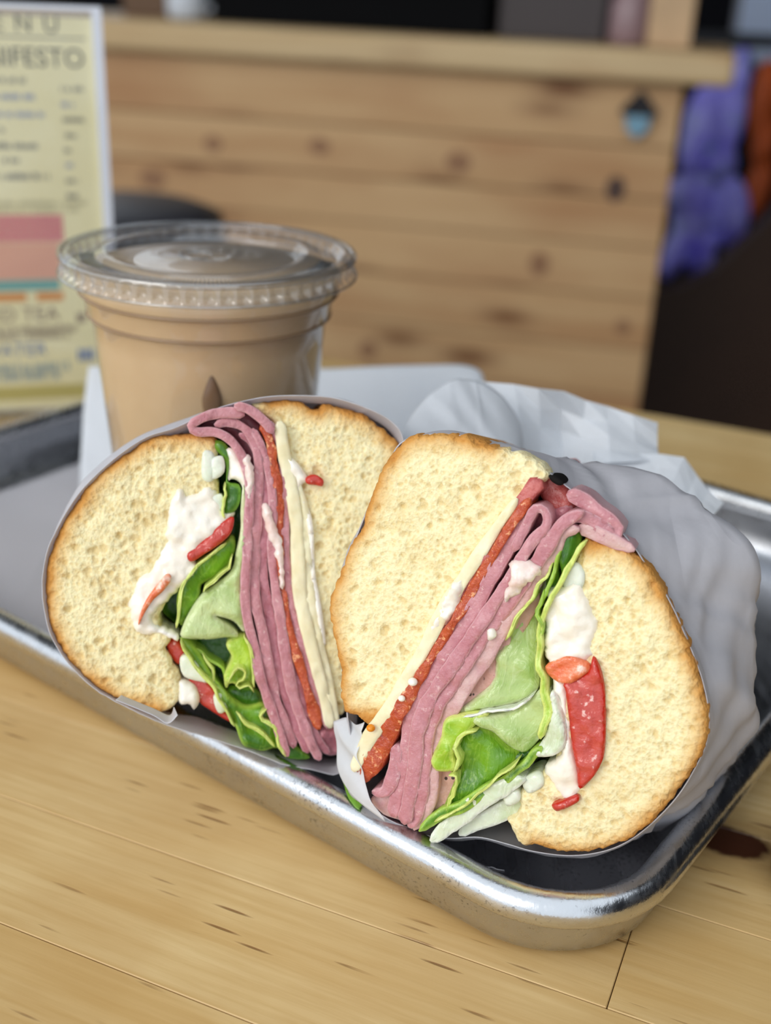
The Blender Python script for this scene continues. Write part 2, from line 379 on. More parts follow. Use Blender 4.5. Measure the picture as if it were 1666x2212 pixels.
# ------------------------------------------------------------------ room
DK = plain('dark_wall_paint', (.010, .010, .013), .9, nz=3, spec=.1); CE = plain('dark_ceiling_paint', (.05, .05, .055), .8, nz=2)
FL = plain('dark_floor', (.035, .03, .03), .6, nz=5)
struct(box('floor', (-.85, 1.0, -.775), (5.3, 7.2, .05), FL))
struct(box('wall_back', (.5, 4.55, .75), (2.6, .1, 3.0), DK))
WF = plain('window_frame_paint', (.06, .06, .065), .5)
win = box('window_1', (-2.1, 4.55, -.30), (2.6, .1, .9), DK); struct(win)
for x in (-3.3, -2.1, -.85): box('window_frame', (x, 4.55, 1.2), (.08, .1, 2.1), WF, win)
box('window_pane', (-2.1, 4.56, 1.2), (2.4, .01, 2.1), m_clear('window_glass'), win)
struct(box('wall_right', (1.75, 1.0, .75), (.1, 7.0, 3.0), DK))  # unseen wall, extended and set close to block light from the right
struct(box('ceiling', (-.85, 2.6, 2.3), (5.3, 3.9, .1), CE))

# ------------------------------------------------------------------ table
TA = math.radians(-22); TU = np.array([math.cos(TA), math.sin(TA), 0]); TN = np.array([-math.sin(TA), math.cos(TA), 0])
kn = onz(1570, 1815, 0)
M['tw'] = m_tablewood('birch_butcher_block', 1.0, tuple(kn))
table = empty('cafe_table', (0.0, .28, -.75), 'pale birch butcher-block table under the metal tray', 'table')
PW = .0385; TH = .035
def stave(n0, n1, u0, u1):
    g = .00012
    o = obox('plank', TU*(u0+u1)/2+TN*(n0+n1)/2+np.array([0, 0, -TH/2]), (u1-u0-2*g, n1-n0-2*g, TH), TU, TN, Z3, M['tw'], table)
    bevel(o, .0002, 1); return o
n0 = .2031-7*PW; UL, UR = -1.0, .62
cuts = {0: [-.4, .2], 1: [-.1], 2: [-.5, .12], 3: [.3], 4: [-.3], 5: [-.25, .25], 6: [.31], 7: [-.42, -.0212, .36], 8: [-.3, .22], 9: [-.55, .34], 10: [-.2], 11: [.05], 12: [-.5, .25], 13: [-.1], 14: [-.4, .3]}
for k in range(14):
    us = [UL]+cuts.get(k, [])+[UR]
    for a, b in zip(us[:-1], us[1:]): stave(n0+k*PW, n0+(k+1)*PW, a, b)
NB = n0+14*PW+.014
for k in range(4):
    us = [UL]+cuts.get(k+2, [])+[UR]
    for a, b in zip(us[:-1], us[1:]): stave(NB+k*.034, NB+(k+1)*.034, a, b)
DW = plain('dark_stained_wood', srgb(66, 40, 22), .5, nz=20)
obox('support_rail', TU*(-.19)+TN*.25+np.array([0, 0, -TH-.03]), (1.4, .5, .06), TU, TN, Z3, DW, table)
for su in (-.8, .45):
    for sn in (.04, .5): obox('leg', TU*su+TN*sn+np.array([0, 0, -.42]), (.06, .06, .66), TU, TN, Z3, DW, table)

# ------------------------------------------------------------------ tray
rimz = .0195; RR = .0044
A1 = onz(100, 1400, rimz); A2 = onz(1000, 1890, rimz); dF = (A1-A2); dF[2] = 0; dF /= np.linalg.norm(dF)
dR = np.array([-dF[1], dF[0], 0]); dR = dR if dR[1] > 0 else -dR
B1 = onz(1545, 1740, rimz)
corner = A2 + dF*((B1-A2)@dF) - (dF+dR)*RR; corner[2] = 0
TL, TWD = .365, .272
tray = empty('serving_tray', corner+dF*TL/2+dR*TWD/2+np.array([0, 0, .0005]), 'brushed aluminium sheet tray with rolled rim holding sandwiches and coffee', 'tray')
def rrect(inset, z, rad, n=10):
    c = [(inset, inset), (TL-inset, inset), (TL-inset, TWD-inset), (inset, TWD-inset)]
    ctr = [(inset+rad, inset+rad, 180), (TL-inset-rad, inset+rad, 270), (TL-inset-rad, TWD-inset-rad, 0), (inset+rad, TWD-inset-rad, 90)]
    out = []
    for cx, cy, a0 in ctr:
        for k in range(n+1):
            a = math.radians(a0+90*k/n); p = corner+dF*(cx+rad*math.cos(a))+dR*(cy+rad*math.sin(a)); out.append([p[0], p[1], z])
    # densify straights
    return np.array(out)
def loft(name, rings, mat, parent, closed_ring=True, cap=None):
    m = len(rings[0]); V = np.vstack(rings); F = []
    for i in range(len(rings)-1):
        for j in range(m if closed_ring else m-1): F.append((i*m+j, i*m+(j+1) % m, (i+1)*m+(j+1) % m, (i+1)*m+j))
    if cap is not None: F.append(tuple(range(cap*m, cap*m+m)))
    return fixn(mesh(name, V, F, mat, parent))
RC = .034
prof_out = [(.0030, rimz-.003), (.0045, .010), (.0062, .004), (.0085, .0012), (.013, .0006)]
pan = loft('pan', [rrect(i, z, RC-i*.6) for i, z in prof_out], M['alu_floor'], tray)
inn = [(.0080, rimz+.001), (.0095, .011), (.0115, .0046), (.0140, .0022), (.0185, .0016)]
rings = [rrect(i, z, RC-i*.6) for i, z in inn]
loft('pan_interior', rings, M['alu_floor'], tray, cap=len(rings)-1)
rp = rrect(RR, rimz, RC-RR)
tube('rolled_rim', rp, RR, M['alu'], tray, n=18, closed=True)

# ------------------------------------------------------------------ relief / strip builders for the fillings
def relief(name, pl, px, mat, parent, z=0.0, rnd=.0012, g=.0011, depth=.02, noise=(.0004, 250), slope=None, pores=None, crust=None, seed=0, sm=5, back=1.0, rough_edge=0.0):
    poly = pl.pts(px); poly = catmull(poly, sm); L = np.linalg.norm(np.roll(poly, -1, 0)-poly, axis=1).sum()
    nb = max(24, int(L/g)); poly = resample(poly, nb)
    if rough_edge:
        s = np.arange(nb)*L/nb; t = np.roll(poly, -1, 0)-np.roll(poly, 1, 0); t /= np.linalg.norm(t, axis=1)[:, None]+1e-12
        k = fbm(poly[:, 0]*700, poly[:, 1]*700, seed+5, 3)*rough_edge*1.6; poly = poly+np.stack([t[:, 1], -t[:, 0]], 1)*k[:, None]
    lo, hi = poly.min(0), poly.max(0)
    gx, gy = np.meshgrid(np.arange(lo[0], hi[0], g), np.arange(lo[1], hi[1], g*.87)); gx = gx.astype(float); gx[1::2] += g/2
    P = np.stack([gx.ravel(), gy.ravel()], 1); P = P+(RNG.random(P.shape)-.5)*g*.35
    P = P[inside(P, poly)]; P = P[dist_path(P, poly, True) > g*.55]
    A = np.vstack([poly, P])
    edges = [(i, (i+1) % nb) for i in range(nb)]
    vs, _, fs, *_ = delaunay_2d_cdt([Vector(p) for p in A*1000], edges, [], 1, 1e-5)
    V2 = np.array([tuple(v) for v in vs])/1000; fs = [tuple(f) for f in fs]
    d = dist_path(V2, poly, True)
    q = np.clip(d/rnd, 0, 1); h = z - rnd*.9*(1-np.sqrt(np.clip(1-(1-q)**2, 0, 1)))
    h = h + noise[0]*2*fbm(V2[:, 0]*noise[1], V2[:, 1]*noise[1], seed, 3)
    if slope:
        dv = np.array(slope[:2], float); dv /= np.linalg.norm(dv); s = V2@dv; s = (s-s.min())/(s.max()-s.min()+1e-9); h = h + slope[2]*s
    pore = np.zeros(len(V2))
    if pores:
        npz, rmin, rmax, dep = pores
        C = lo+RNG.random((npz, 2))*(hi-lo)
        for c in C:
            r = rmin+(rmax-rmin)*RNG.random()**3; a = RNG.random()*3.14; e = 1+RNG.random()*.9
            u = V2-c; m = (np.abs(u) < r*2.2).all(1)
            if not m.any(): continue
            x = u[m, 0]*math.cos(a)+u[m, 1]*math.sin(a); y = (-u[m, 0]*math.sin(a)+u[m, 1]*math.cos(a))*e
            k = np.clip(1-(x*x+y*y)/(r*r), 0, 1); pore[m] = np.maximum(pore[m], np.minimum(k*1.6, 1)); h[m] -= dep*k*(r/rmax)
    edge = d if crust is None else dist_path(V2, catmull(pl.pts(crust), 5, False), False)
    F0 = pl.w(V2, h); n1 = len(V2)
    # boundary loop extruded back along the body axis
    bi = []
    from_idx = {}
    for i, v in enumerate(V2): from_idx[(round(v[0]*1e6), round(v[1]*1e6))] = i
    cnt = {}
    for f in fs:
        for a, b in zip(f, f[1:]+f[:1]): cnt[(a, b)] = cnt.get((a, b), 0)+1
    be = [(a, b) for (a, b) in cnt if (b, a) not in cnt]
    idx = sorted({i for e in be for i in e}); mp = {v: k for k, v in enumerate(idx)}
    c0 = V2[idx].mean(0); Bk = c0+(V2[idx]-c0)*back
    W1 = pl.w(V2[idx], h[idx]-min(.004, depth*.2)); W2 = pl.w(Bk, np.full(len(idx), z-depth))
    V = np.vstack([F0, W1, W2]); m = len(idx); V[:, 2] = np.maximum(V[:, 2], .006)
    F = [tuple(f) for f in fs]
    for a, b in be:
        F.append((b, a, n1+mp[a], n1+mp[b])); F.append((n1+mp[b], n1+mp[a], n1+m+mp[a], n1+m+mp[b]))
    e2 = np.concatenate([edge, edge[idx], np.zeros(m) if crust is not None else edge[idx]]); p2 = np.concatenate([pore, pore[idx]*0, pore[idx]*0])
    return mesh(name, V, F, mat, parent, attrs={'edge': e2, 'pore': p2})
def strip(name, pl, px, wpx, mat, parent, z=0.0, depth=.02, seed=0, jag=.0004, bulge=.00015, k=.084e-3, step=.0011, shear=(0, 0), amp=0.0, fr=200, wn=.15):
    """slice seen edge-on: centre line in pixels, thickness in pixels"""
    c = resample(catmull(pl.pts(px), 8, False), 400, False); L = np.linalg.norm(np.diff(c, axis=0), axis=1).sum(); n = max(12, int(L/step)); c = resample(c, n, False)
    t = np.gradient(c, axis=0); t /= np.linalg.norm(t, axis=1)[:, None]+1e-12; nr = np.stack([-t[:, 1], t[:, 0]], 1); s = np.linspace(0, L, n)
    wd = np.interp(np.linspace(0, 1, n), np.linspace(0, 1, len(np.atleast_1d(wpx))), np.atleast_1d(wpx))*k/2
    wd = wd*(1+wn*2*fbm(s*260, s*0+seed, seed, 2))
    if amp: c = c+nr*(amp*2*fbm(s*fr, s*0+seed*3.1, seed+9, 2))[:, None]
    taper = np.minimum(1, np.minimum(s, L-s)/(wd.mean()*1.2)+.35); wd = wd*taper
    us = [-1, -.93, -.5, 0, .5, .93, 1]; rows = []; es = []
    base = z+jag*2*fbm(s*170, s*0+seed*1.7, seed+3, 3)
    sh = np.array(shear)
    def ring(u, h, back=0.0): return pl.w(c+nr*(u*wd)[:, None]+sh*back, h)
    rows.append(ring(-1, base-depth, 1)); es.append(np.full(n, 0.0)); rows.append(ring(-1, base-.003, .12)); es.append(np.full(n, 0.0))
    for u in us:
        hh = base+bulge*(1-u*u)-.00035*(abs(u) == 1)+.00014*RNG.standard_normal(n)+.0005*fbm(s*420, s*0+u*1.3+seed, seed+8, 2)
        rows.append(ring(u, hh)); es.append((1-abs(u))*wd)
    rows.append(ring(1, base-.003, .12)); es.append(np.full(n, 0.0)); rows.append(ring(1, base-depth, 1)); es.append(np.full(n, 0.0))
    V = np.concatenate(rows); R = len(rows); V[:, 2] = np.maximum(V[:, 2], .006)
    F = [(j*n+i, j*n+i+1, (j+1)*n+i+1, (j+1)*n+i) for j in range(R-1) for i in range(n-1)]
    F += [tuple(j*n for j in range(R)), tuple(j*n+n-1 for j in range(R-1, -1, -1))]
    e = np.concatenate(es)
    return fixn(mesh(name, V, F, mat, parent, attrs={'edge': e, 'pore': e*0}))

# ------------------------------------------------------------------ sandwich half in front of the coffee
PL = Plane(onz(600, 1650, .024), -8, 20)
SL = empty('sandwich_half', PL.P0+PL.ax*.03+np.array([0, 0, -.02]), 'cut ham, salami and lettuce sandwich half standing in front of the iced coffee', 'sandwich', 'sandwich halves on the tray')
P_ = lambda f, *a, **k: f(*a, **k)
cr1 = c3((795, 238), (700, 238), (600, 238), (520, 250), (430, 310), (340, 370), (260, 440), (210, 520), (165, 590), (130, 660), (95, 740), (75, 830), (68, 920), (80, 1010), (100, 1080), (140, 1160), (180, 1220), (230, 1275), (300, 1325), (370, 1370), (450, 1405), (540, 1425))
relief('bread_bun_half', PL, cr1+c3((590, 1425), (635, 1390), (655, 1340), (650, 1280), (625, 1225), (590, 1160), (610, 1100), (560, 1040), (590, 960), (660, 850), (760, 700), (810, 560), (815, 460), (800, 380), (815, 310)), M['bread'], SL, z=0, rnd=.0022, g=.00055, depth=.036, noise=(.00035, 330), pores=(620, .0004, .0016, .0009), crust=cr1, seed=3, back=1.0, rough_edge=.0004)
cr2 = c3((1050, 92), (1130, 90), (1200, 108), (1230, 128), (1290, 106), (1380, 128), (1440, 148), (1500, 190), (1560, 240), (1592, 275), (1600, 330), (1590, 420))
relief('bread_bun_half', PL, c3((960, 110))+cr2+c3((1560, 560), (1500, 760), (1440, 960), (1400, 1150), (1380, 1330), (1345, 1450), (1300, 1380), (1270, 1200), (1230, 1000), (1205, 850), (1195, 700), (1170, 560), (1130, 420), (1105, 330), (1085, 230), (1030, 170)), M['bread'], SL, z=-.001, rnd=.002, g=.00055, depth=.036, noise=(.00035, 330), pores=(520, .0004, .0014, .0009), crust=cr2, seed=8, rough_edge=.0004)
# dark inner leaf behind the filling, then leaves
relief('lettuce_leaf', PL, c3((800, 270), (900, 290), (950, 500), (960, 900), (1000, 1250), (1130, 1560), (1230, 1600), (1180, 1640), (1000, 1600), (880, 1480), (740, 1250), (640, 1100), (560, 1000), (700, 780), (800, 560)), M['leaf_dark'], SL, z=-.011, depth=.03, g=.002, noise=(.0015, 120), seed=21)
LF = lambda px, mat, **k: relief('lettuce_leaf', PL, px, M[mat], SL, **k)
LF(c3((800, 262), (840, 268), (866, 310), (862, 380), (856, 440), (905, 450), (914, 500), (892, 560), (842, 582), (838, 520), (850, 430), (846, 350), (805, 300)), 'leaf_dark', z=.0005, depth=.03, noise=(.0007, 240), seed=31)
LF(c3((925, 448), (912, 560), (912, 640), (893, 740), (872, 820), (803, 880), (748, 920), (702, 980), (662, 1060), (662, 1105), (760, 1112), (850, 1106), (905, 1104), (870, 1060), (800, 1010), (880, 1035), (930, 1085), (925, 980), (918, 880), (932, 780), (938, 640)), 'leaf_pale', z=.0012, depth=.018, rnd=.0018, noise=(.0009, 170), slope=(-.2, 1, .002), seed=32)
LF(c3((845, 700), (878, 672), (890, 725), (862, 800), (800, 855), (742, 885), (735, 930), (692, 1012), (652, 1062), (636, 965), (655, 880), (716, 790), (790, 740)), 'leaf', z=.0004, depth=.02, rnd=.0016, noise=(.0011, 170), slope=(1, -.3, -.003), seed=33)
strip('lettuce_leaf', PL, c3((640, 1060), (645, 960), (670, 870), (730, 790), (800, 735), (850, 700)), [9, 11, 11, 9], M['leaf_lime'], SL, z=.0016, depth=.012, seed=4, amp=.0004, jag=.0006)
LF(c3((652, 1108), (700, 1135), (745, 1190), (790, 1270), (850, 1345), (920, 1400), (962, 1405), (1010, 1395), (1045, 1450), (1082, 1540), (1120, 1610), (1085, 1600), (1060, 1590), (980, 1598), (920, 1565), (888, 1480), (848, 1405), (798, 1325), (750, 1255), (700, 1195)), 'leaf', z=.0012, depth=.02, rnd=.0018, noise=(.0014, 150), seed=34, slope=(1, .2, -.002))
LF(c3((870, 1330), (930, 1330), (985, 1345), (1010, 1395), (960, 1412), (915, 1405), (860, 1360)), 'leaf_dark', z=-.003, depth=.014, noise=(.001, 170), seed=35)
LF(c3((1010, 1400), (1040, 1430), (1090, 1520), (1180, 1600), (1210, 1632), (1140, 1640), (1105, 1622), (1080, 1545)), 'leaf_dark', z=-.001, depth=.02, noise=(.001, 190), seed=36)
LF(c3((850, 1140), (885, 1108), (925, 1100), (948, 1130), (962, 1200), (972, 1290), (962, 1335), (935, 1300), (905, 1315), (868, 1300), (850, 1330), (840, 1270), (862, 1230), (872, 1190)), 'leaf_lime', z=.0005, depth=.018, noise=(.0012, 220), seed=37, slope=(0, 1, -.0025))
strip('lettuce_leaf', PL, c3((858, 1290), (872, 1262), (900, 1225), (930, 1238), (925, 1275), (895, 1292), (905, 1312), (945, 1300), (968, 1330)), [6, 8, 8, 7, 6], M['leaf_lime'], SL, z=.003, depth=.014, seed=7, jag=.0006)
strip('lettuce_leaf', PL, c3((930, 1095), (952, 1150), (966, 1230), (975, 1310)), [9, 11, 9], M['leaf_lime'], SL, z=.0022, depth=.016, seed=9, amp=.0005)
strip('lettuce_leaf', PL, c3((655, 1112), (700, 1190), (770, 1280), (830, 1370), (890, 1470)), [7, 10, 10, 7], M['leaf_lime'], SL, z=.0028, depth=.012, seed=10, amp=.0004)
for i, (p, wd, mt, z) in enumerate((
 ([(846, 440), (852, 500), (836, 560), (850, 590)], [8, 10, 8], 'leaf_lime', .0016), ([(700, 1150), (760, 1190), (830, 1240), (855, 1300)], [8, 9, 8], 'leaf', -.002),
 ([(890, 1420), (940, 1470), (1000, 1500), (1060, 1560)], [8, 12, 8], 'leaf_lime', .0022), ([(1020, 1400), (1000, 1440), (1050, 1480), (1070, 1540), (1110, 1600)], [9, 12, 12, 9], 'leaf_lime', .002),
 ([(745, 1180), (790, 1240), (800, 1300), (850, 1360)], [7, 9, 7], 'leaf_lime', -.001), ([(752, 905), (800, 860), (852, 815), (880, 750)], [7, 10, 7], 'leaf_lime', .0022))):
    strip('lettuce_leaf', PL, c3(*p), wd, M[mt], SL, z=z, depth=.012, seed=200+i, amp=.0005, jag=.0007, fr=330)
# tomato, onion and sauce
TM = lambda pl, px, mat, par, **k: relief('tomato_slice', pl, px, M[mat], par, **k)
relief('mayonnaise', PL, c3((600, 560), (640, 475), (700, 492), (770, 452), (830, 500), (845, 560), (885, 565), (862, 620), (800, 690), (720, 760), (735, 800), (690, 860), (650, 900), (590, 960), (540, 1030), (610, 1080), (645, 1115), (560, 1095), (470, 1080), (430, 975), (462, 880), (525, 800), (580, 690)), M['mayo'], SL, z=.0014, rnd=.0026, g=.0007, depth=.012, noise=(.0008, 240), seed=41, rough_edge=.0007)
relief('mayonnaise', PL, c3((850, 300), (880, 296), (918, 340), (950, 420), (955, 500), (930, 520), (915, 450), (880, 425), (858, 430), (862, 360)), M['mayo'], SL, z=.0012, rnd=.002, g=.0008, depth=.012, noise=(.0008, 240), seed=42)
relief('mayonnaise', PL, c3((645, 1300), (690, 1300), (722, 1325), (736, 1380), (712, 1420), (690, 1395), (650, 1392)), M['mayo'], SL, z=.0008, rnd=.002, g=.0008, depth=.012, noise=(.0008, 240), seed=43)
TM(PL, c3((686, 742), (760, 682), (830, 612), (882, 586), (872, 652), (822, 702), (762, 742), (702, 778)), 'tomato', SL, z=.0021, rnd=.0005, g=.0008, depth=.012, seed=44)
TM(PL, c3((512, 935), (560, 868), (600, 826), (618, 850), (580, 902), (540, 938), (500, 1000), (478, 1046), (484, 1000)), 'tomato_orange', SL, z=.0034, rnd=.0005, g=.0008, depth=.012, seed=45)
TM(PL, c3((593, 1150), (625, 1116), (668, 1170), (652, 1232), (618, 1210)), 'tomato', SL, z=-0.0030, rnd=.0006, g=.0008, depth=.012, seed=46)
TM(PL, c3((690, 1285), (770, 1290), (805, 1350), (840, 1420), (900, 1480), (850, 1470), (780, 1425), (730, 1385)), 'tomato', SL, z=-0.0020, rnd=.0006, g=.0008, depth=.014, seed=47)
for px, z, sd in ((c3((750, 312), (790, 308), (805, 350), (800, 430), (748, 425)), .0012, 51), (c3((785, 345), (835, 328), (842, 398), (790, 425)), .0024, 52), (c3((790, 505), (830, 490), (842, 540), (815, 570), (785, 550)), .0022, 53), (c3((652, 1195), (700, 1190), (772, 1290), (740, 1292), (668, 1270)), .0008, 54), (c3((795, 1360), (830, 1345), (858, 1405), (818, 1428)), .0014, 55)):
    relief('onion_piece', PL, px, M['onion'], SL, z=.0003+z*.25, rnd=.0003, g=.0008, depth=.01, noise=(.0003, 300), seed=sd, sm=3)
# cheese, salami, ham
cheeseL = [(1082, 178), (1102, 320), (1130, 450), (1152, 600), (1160, 750), (1168, 900), (1185, 1000), (1208, 1100), (1238, 1220), (1272, 1350), (1300, 1488)]
strip('cheese_slice', PL, c3(*[(x-4, y) for x, y in cheeseL]), [36, 40, 42, 42, 40, 34], M['cheese'], SL, z=.0012, depth=.034, seed=61, wn=.08, bulge=.0003)
strip('cheese_slice', PL, c3((1150, 430), (1182, 540), (1188, 660), (1198, 800), (1212, 950), (1236, 1080), (1262, 1200), (1292, 1320), (1312, 1430), (1320, 1492)), [20, 34, 34, 36, 34, 26], M['cheese'], SL, z=.0004, depth=.034, seed=62, wn=.1, bulge=.0003)
relief('mayonnaise', PL, c3((1108, 330), (1150, 350), (1195, 410), (1215, 450), (1185, 440), (1170, 480), (1215, 580), (1228, 700), (1232, 830), (1255, 950), (1278, 1120), (1262, 1130), (1235, 1000), (1212, 840), (1198, 640), (1165, 500), (1125, 420)), M['mayo'], SL, z=.0014, rnd=.0016, g=.0008, depth=.012, noise=(.0008, 240), seed=63)
TM(PL, c3((1190, 420), (1225, 405), (1262, 425), (1262, 455), (1230, 450), (1195, 445)), 'tomato', SL, z=.0021, rnd=.0005, g=.0007, depth=.004, seed=64)
strip('ham_slice', PL, c3((1040, 178), (1082, 300), (1098, 450), (1102, 600), (1108, 780), (1122, 920), (1148, 1050), (1178, 1160), (1215, 1290), (1250, 1400), (1285, 1492)), [20, 22, 26, 26, 26, 26, 20], M['ham'], SL, z=.0006, depth=.034, seed=71)
strip('salami_slice', PL, c3((1008, 186), (1038, 270), (1054, 360), (1068, 450), (1078, 540), (1078, 640), (1080, 780), (1098, 930), (1116, 1030), (1140, 1130), (1168, 1230), (1198, 1330), (1226, 1420), (1246, 1494)), [30, 28, 32, 34, 30, 18, 20, 26, 30, 32, 32, 30], M['salami'], SL, z=.0014, depth=.034, seed=72, jag=.0007, wn=.3)
HM = [
 ([(930, 150), (860, 141), (780, 152), (716, 182), (703, 205), (730, 224), (800, 224), (860, 252), (905, 305), (935, 375), (950, 450), (948, 560), (942, 650), (938, 760), (932, 860), (932, 950), (947, 1050), (975, 1150), (990, 1250), (1020, 1340), (1052, 1430), (1090, 1540), (1112, 1604)], [30, 30, 28, 28, 30, 32, 32, 30, 24], 'ham', .0022, 81),
 ([(800, 196), (850, 182), (900, 192), (945, 225), (978, 290), (990, 380), (985, 480), (982, 570), (974, 660), (970, 760), (968, 860), (978, 960), (1006, 1080), (1024, 1180), (1044, 1280), (1066, 1380), (1104, 1470), (1142, 1572)], [24, 30, 34, 36, 34, 32, 32, 28], 'ham', .0012, 82),
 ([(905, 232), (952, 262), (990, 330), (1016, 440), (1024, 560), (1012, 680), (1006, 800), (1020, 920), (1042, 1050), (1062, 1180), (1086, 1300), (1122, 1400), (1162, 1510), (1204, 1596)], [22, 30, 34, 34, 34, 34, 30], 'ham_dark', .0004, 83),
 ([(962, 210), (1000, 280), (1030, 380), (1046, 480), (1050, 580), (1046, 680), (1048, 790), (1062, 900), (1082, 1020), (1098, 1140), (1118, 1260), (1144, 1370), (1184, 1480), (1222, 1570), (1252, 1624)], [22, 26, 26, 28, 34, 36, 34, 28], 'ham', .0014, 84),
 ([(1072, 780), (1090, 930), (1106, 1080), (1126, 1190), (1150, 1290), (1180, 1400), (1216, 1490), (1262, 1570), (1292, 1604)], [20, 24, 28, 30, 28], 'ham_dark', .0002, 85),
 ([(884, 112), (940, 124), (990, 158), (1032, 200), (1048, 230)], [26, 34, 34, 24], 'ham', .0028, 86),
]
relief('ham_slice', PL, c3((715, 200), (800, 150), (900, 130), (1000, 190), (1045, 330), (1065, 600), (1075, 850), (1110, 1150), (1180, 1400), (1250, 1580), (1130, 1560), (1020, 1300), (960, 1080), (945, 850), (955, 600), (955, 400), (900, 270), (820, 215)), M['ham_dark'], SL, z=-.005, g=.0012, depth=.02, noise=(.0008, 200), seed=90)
for p, wd, mt, z, sd in HM: strip('ham_slice', PL, c3(*p), wd, M[mt], SL, z=z, depth=.034, seed=sd)
relief('ham_slice', PL, c3((1262, 1492), (1300, 1500), (1338, 1488), (1348, 1540), (1342, 1602), (1304, 1622), (1262, 1600), (1240, 1540)), M['ham_dark'], SL, z=-.001, g=.0008, depth=.02, noise=(.0014, 260), seed=87)
relief('mayonnaise', PL, c3((1000, 540), (1035, 530), (1046, 580), (1072, 650), (1092, 720), (1098, 820), (1092, 900), (1078, 860), (1064, 760), (1042, 690), (1020, 640)), M['mayo_pink'], SL, z=.003, rnd=.001, g=.0008, depth=.003, noise=(.0007, 330), seed=88, rough_edge=.0006)
relief('mayonnaise', PL, c3((925, 330), (955, 340), (968, 420), (960, 520), (940, 480)), M['mayo_pink'], SL, z=.003, rnd=.001, g=.0008, depth=.003, noise=(.0005, 330), seed=89, rough_edge=.0006)

# ------------------------------------------------------------------ sandwich half over the tray corner
PR = Plane(onz(880, 1790, .025), 18, 16)
SR = empty('sandwich_half', PR.P0+PR.ax*.03+np.array([0, 0, -.02]), 'cut ham and lettuce sandwich half with large red tomato wedge by the tray corner', 'sandwich', 'sandwich halves on the tray')
cr3 = c4((250, 1312), (150, 1305), (100, 1282), (85, 1205), (92, 1150), (70, 1050), (50, 950), (45, 900), (60, 830), (90, 760), (120, 680), (160, 615), (190, 530), (220, 440), (250, 380), (290, 318), (330, 282), (400, 268), (480, 264), (560, 278), (640, 308))
relief('bread_bun_half', PR, cr3[1:]+c4((720, 330), (790, 358), (852, 408), (815, 470), (760, 545), (700, 620), (630, 720), (570, 815), (500, 925), (440, 1030), (390, 1120), (330, 1220), (270, 1310), (200, 1340)), M['bread'], SR, back=.86, z=0, rnd=.0024, g=.00052, depth=.052, noise=(.00035, 330), pores=(560, .0004, .0013, .0008), crust=cr3, seed=103, rough_edge=.0004)
cr4 = c4((985, 655), (1060, 664), (1130, 688), (1190, 728), (1250, 800), (1290, 880), (1330, 960), (1370, 1050), (1400, 1130), (1425, 1220), (1440, 1300), (1435, 1380), (1410, 1450), (1370, 1520), (1310, 1600), (1240, 1680), (1170, 1740), (1080, 1780), (980, 1805), (880, 1800), (800, 1778))
relief('bread_bun_half', PR, cr4+c4((740, 1770), (718, 1722), (695, 1682), (745, 1640), (735, 1590), (790, 1540), (850, 1490), (890, 1400), (880, 1250), (860, 1100), (850, 950), (890, 820), (950, 730)), M['bread'], SR, back=.86, z=0, rnd=.0026, g=.00055, depth=.052, noise=(.00035, 330), pores=(640, .0004, .0013, .0008), crust=cr4, seed=108, rough_edge=.0004)
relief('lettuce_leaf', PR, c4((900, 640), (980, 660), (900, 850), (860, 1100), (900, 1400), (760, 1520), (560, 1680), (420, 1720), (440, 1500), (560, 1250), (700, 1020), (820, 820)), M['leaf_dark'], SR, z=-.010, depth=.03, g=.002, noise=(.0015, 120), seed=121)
RF = lambda px, mat, **k: relief('lettuce_leaf', PR, px, M[mat], SR, **k)
RF(c4((905, 640), (940, 618), (968, 640), (948, 720), (908, 792), (894, 740), (888, 690)), 'leaf_dark', z=.001, depth=.02, noise=(.0006, 240), seed=131, slope=(1, 0, -.003))
RF(c4((868, 725), (884, 790), (872, 850), (846, 870), (838, 810), (850, 760)), 'leaf_dark', z=-.001, depth=.02, noise=(.0006, 240), seed=132)
strip('lettuce_leaf', PR, c4((990, 652), (952, 722), (905, 795), (874, 850), (850, 920), (826, 1010), (818, 1100), (842, 1190), (852, 1280), (832, 1372)), [12, 15, 14, 14, 16, 16, 19, 21, 19], M['leaf_lime'], SR, z=.002, depth=.02, seed=133, amp=.0006, jag=.0008, fr=260, k=.090e-3)
RF(c4((838, 800), (792, 880), (742, 930), (702, 1010), (672, 1060), (648, 1075), (655, 1110), (640, 1182), (580, 1232), (515, 1292), (620, 1275), (740, 1255), (805, 1210), (808, 1110), (812, 1000), (806, 920), (846, 860)), 'leaf_pale', z=.0006, depth=.02, rnd=.002, noise=(.0011, 130), seed=134, slope=(1, .4, -.0035))
RF(c4((575, 1288), (680, 1292), (770, 1245), (845, 1190), (866, 1250), (852, 1335), (812, 1392), (762, 1435), (700, 1402), (650, 1352), (600, 1332)), 'leaf_pale', z=.0026, depth=.018, rnd=.002, noise=(.0012, 150), seed=135, slope=(1, 0, -.002))
RF(c4((485, 1298), (470, 1360), (438, 1430), (438, 1482), (500, 1492), (522, 1472), (512, 1430), (540, 1372), (605, 1312), (640, 1280), (560, 1282)), 'leaf_lime', z=.0026, depth=.016, noise=(.0012, 260), seed=136)
RF(c4((540, 1342), (600, 1330), (650, 1372), (702, 1422), (745, 1440), (702, 1500), (620, 1565), (540, 1625), (468, 1645), (498, 1560), (530, 1480), (512, 1400)), 'leaf', z=.0012, depth=.02, rnd=.002, noise=(.0014, 150), seed=137, slope=(1, .2, -.003))
RF(c4((690, 1440), (760, 1430), (800, 1440), (740, 1500), (620, 1580), (540, 1635), (600, 1560)), 'leaf_dark', z=-.003, depth=.02, noise=(.001, 190), seed=138)
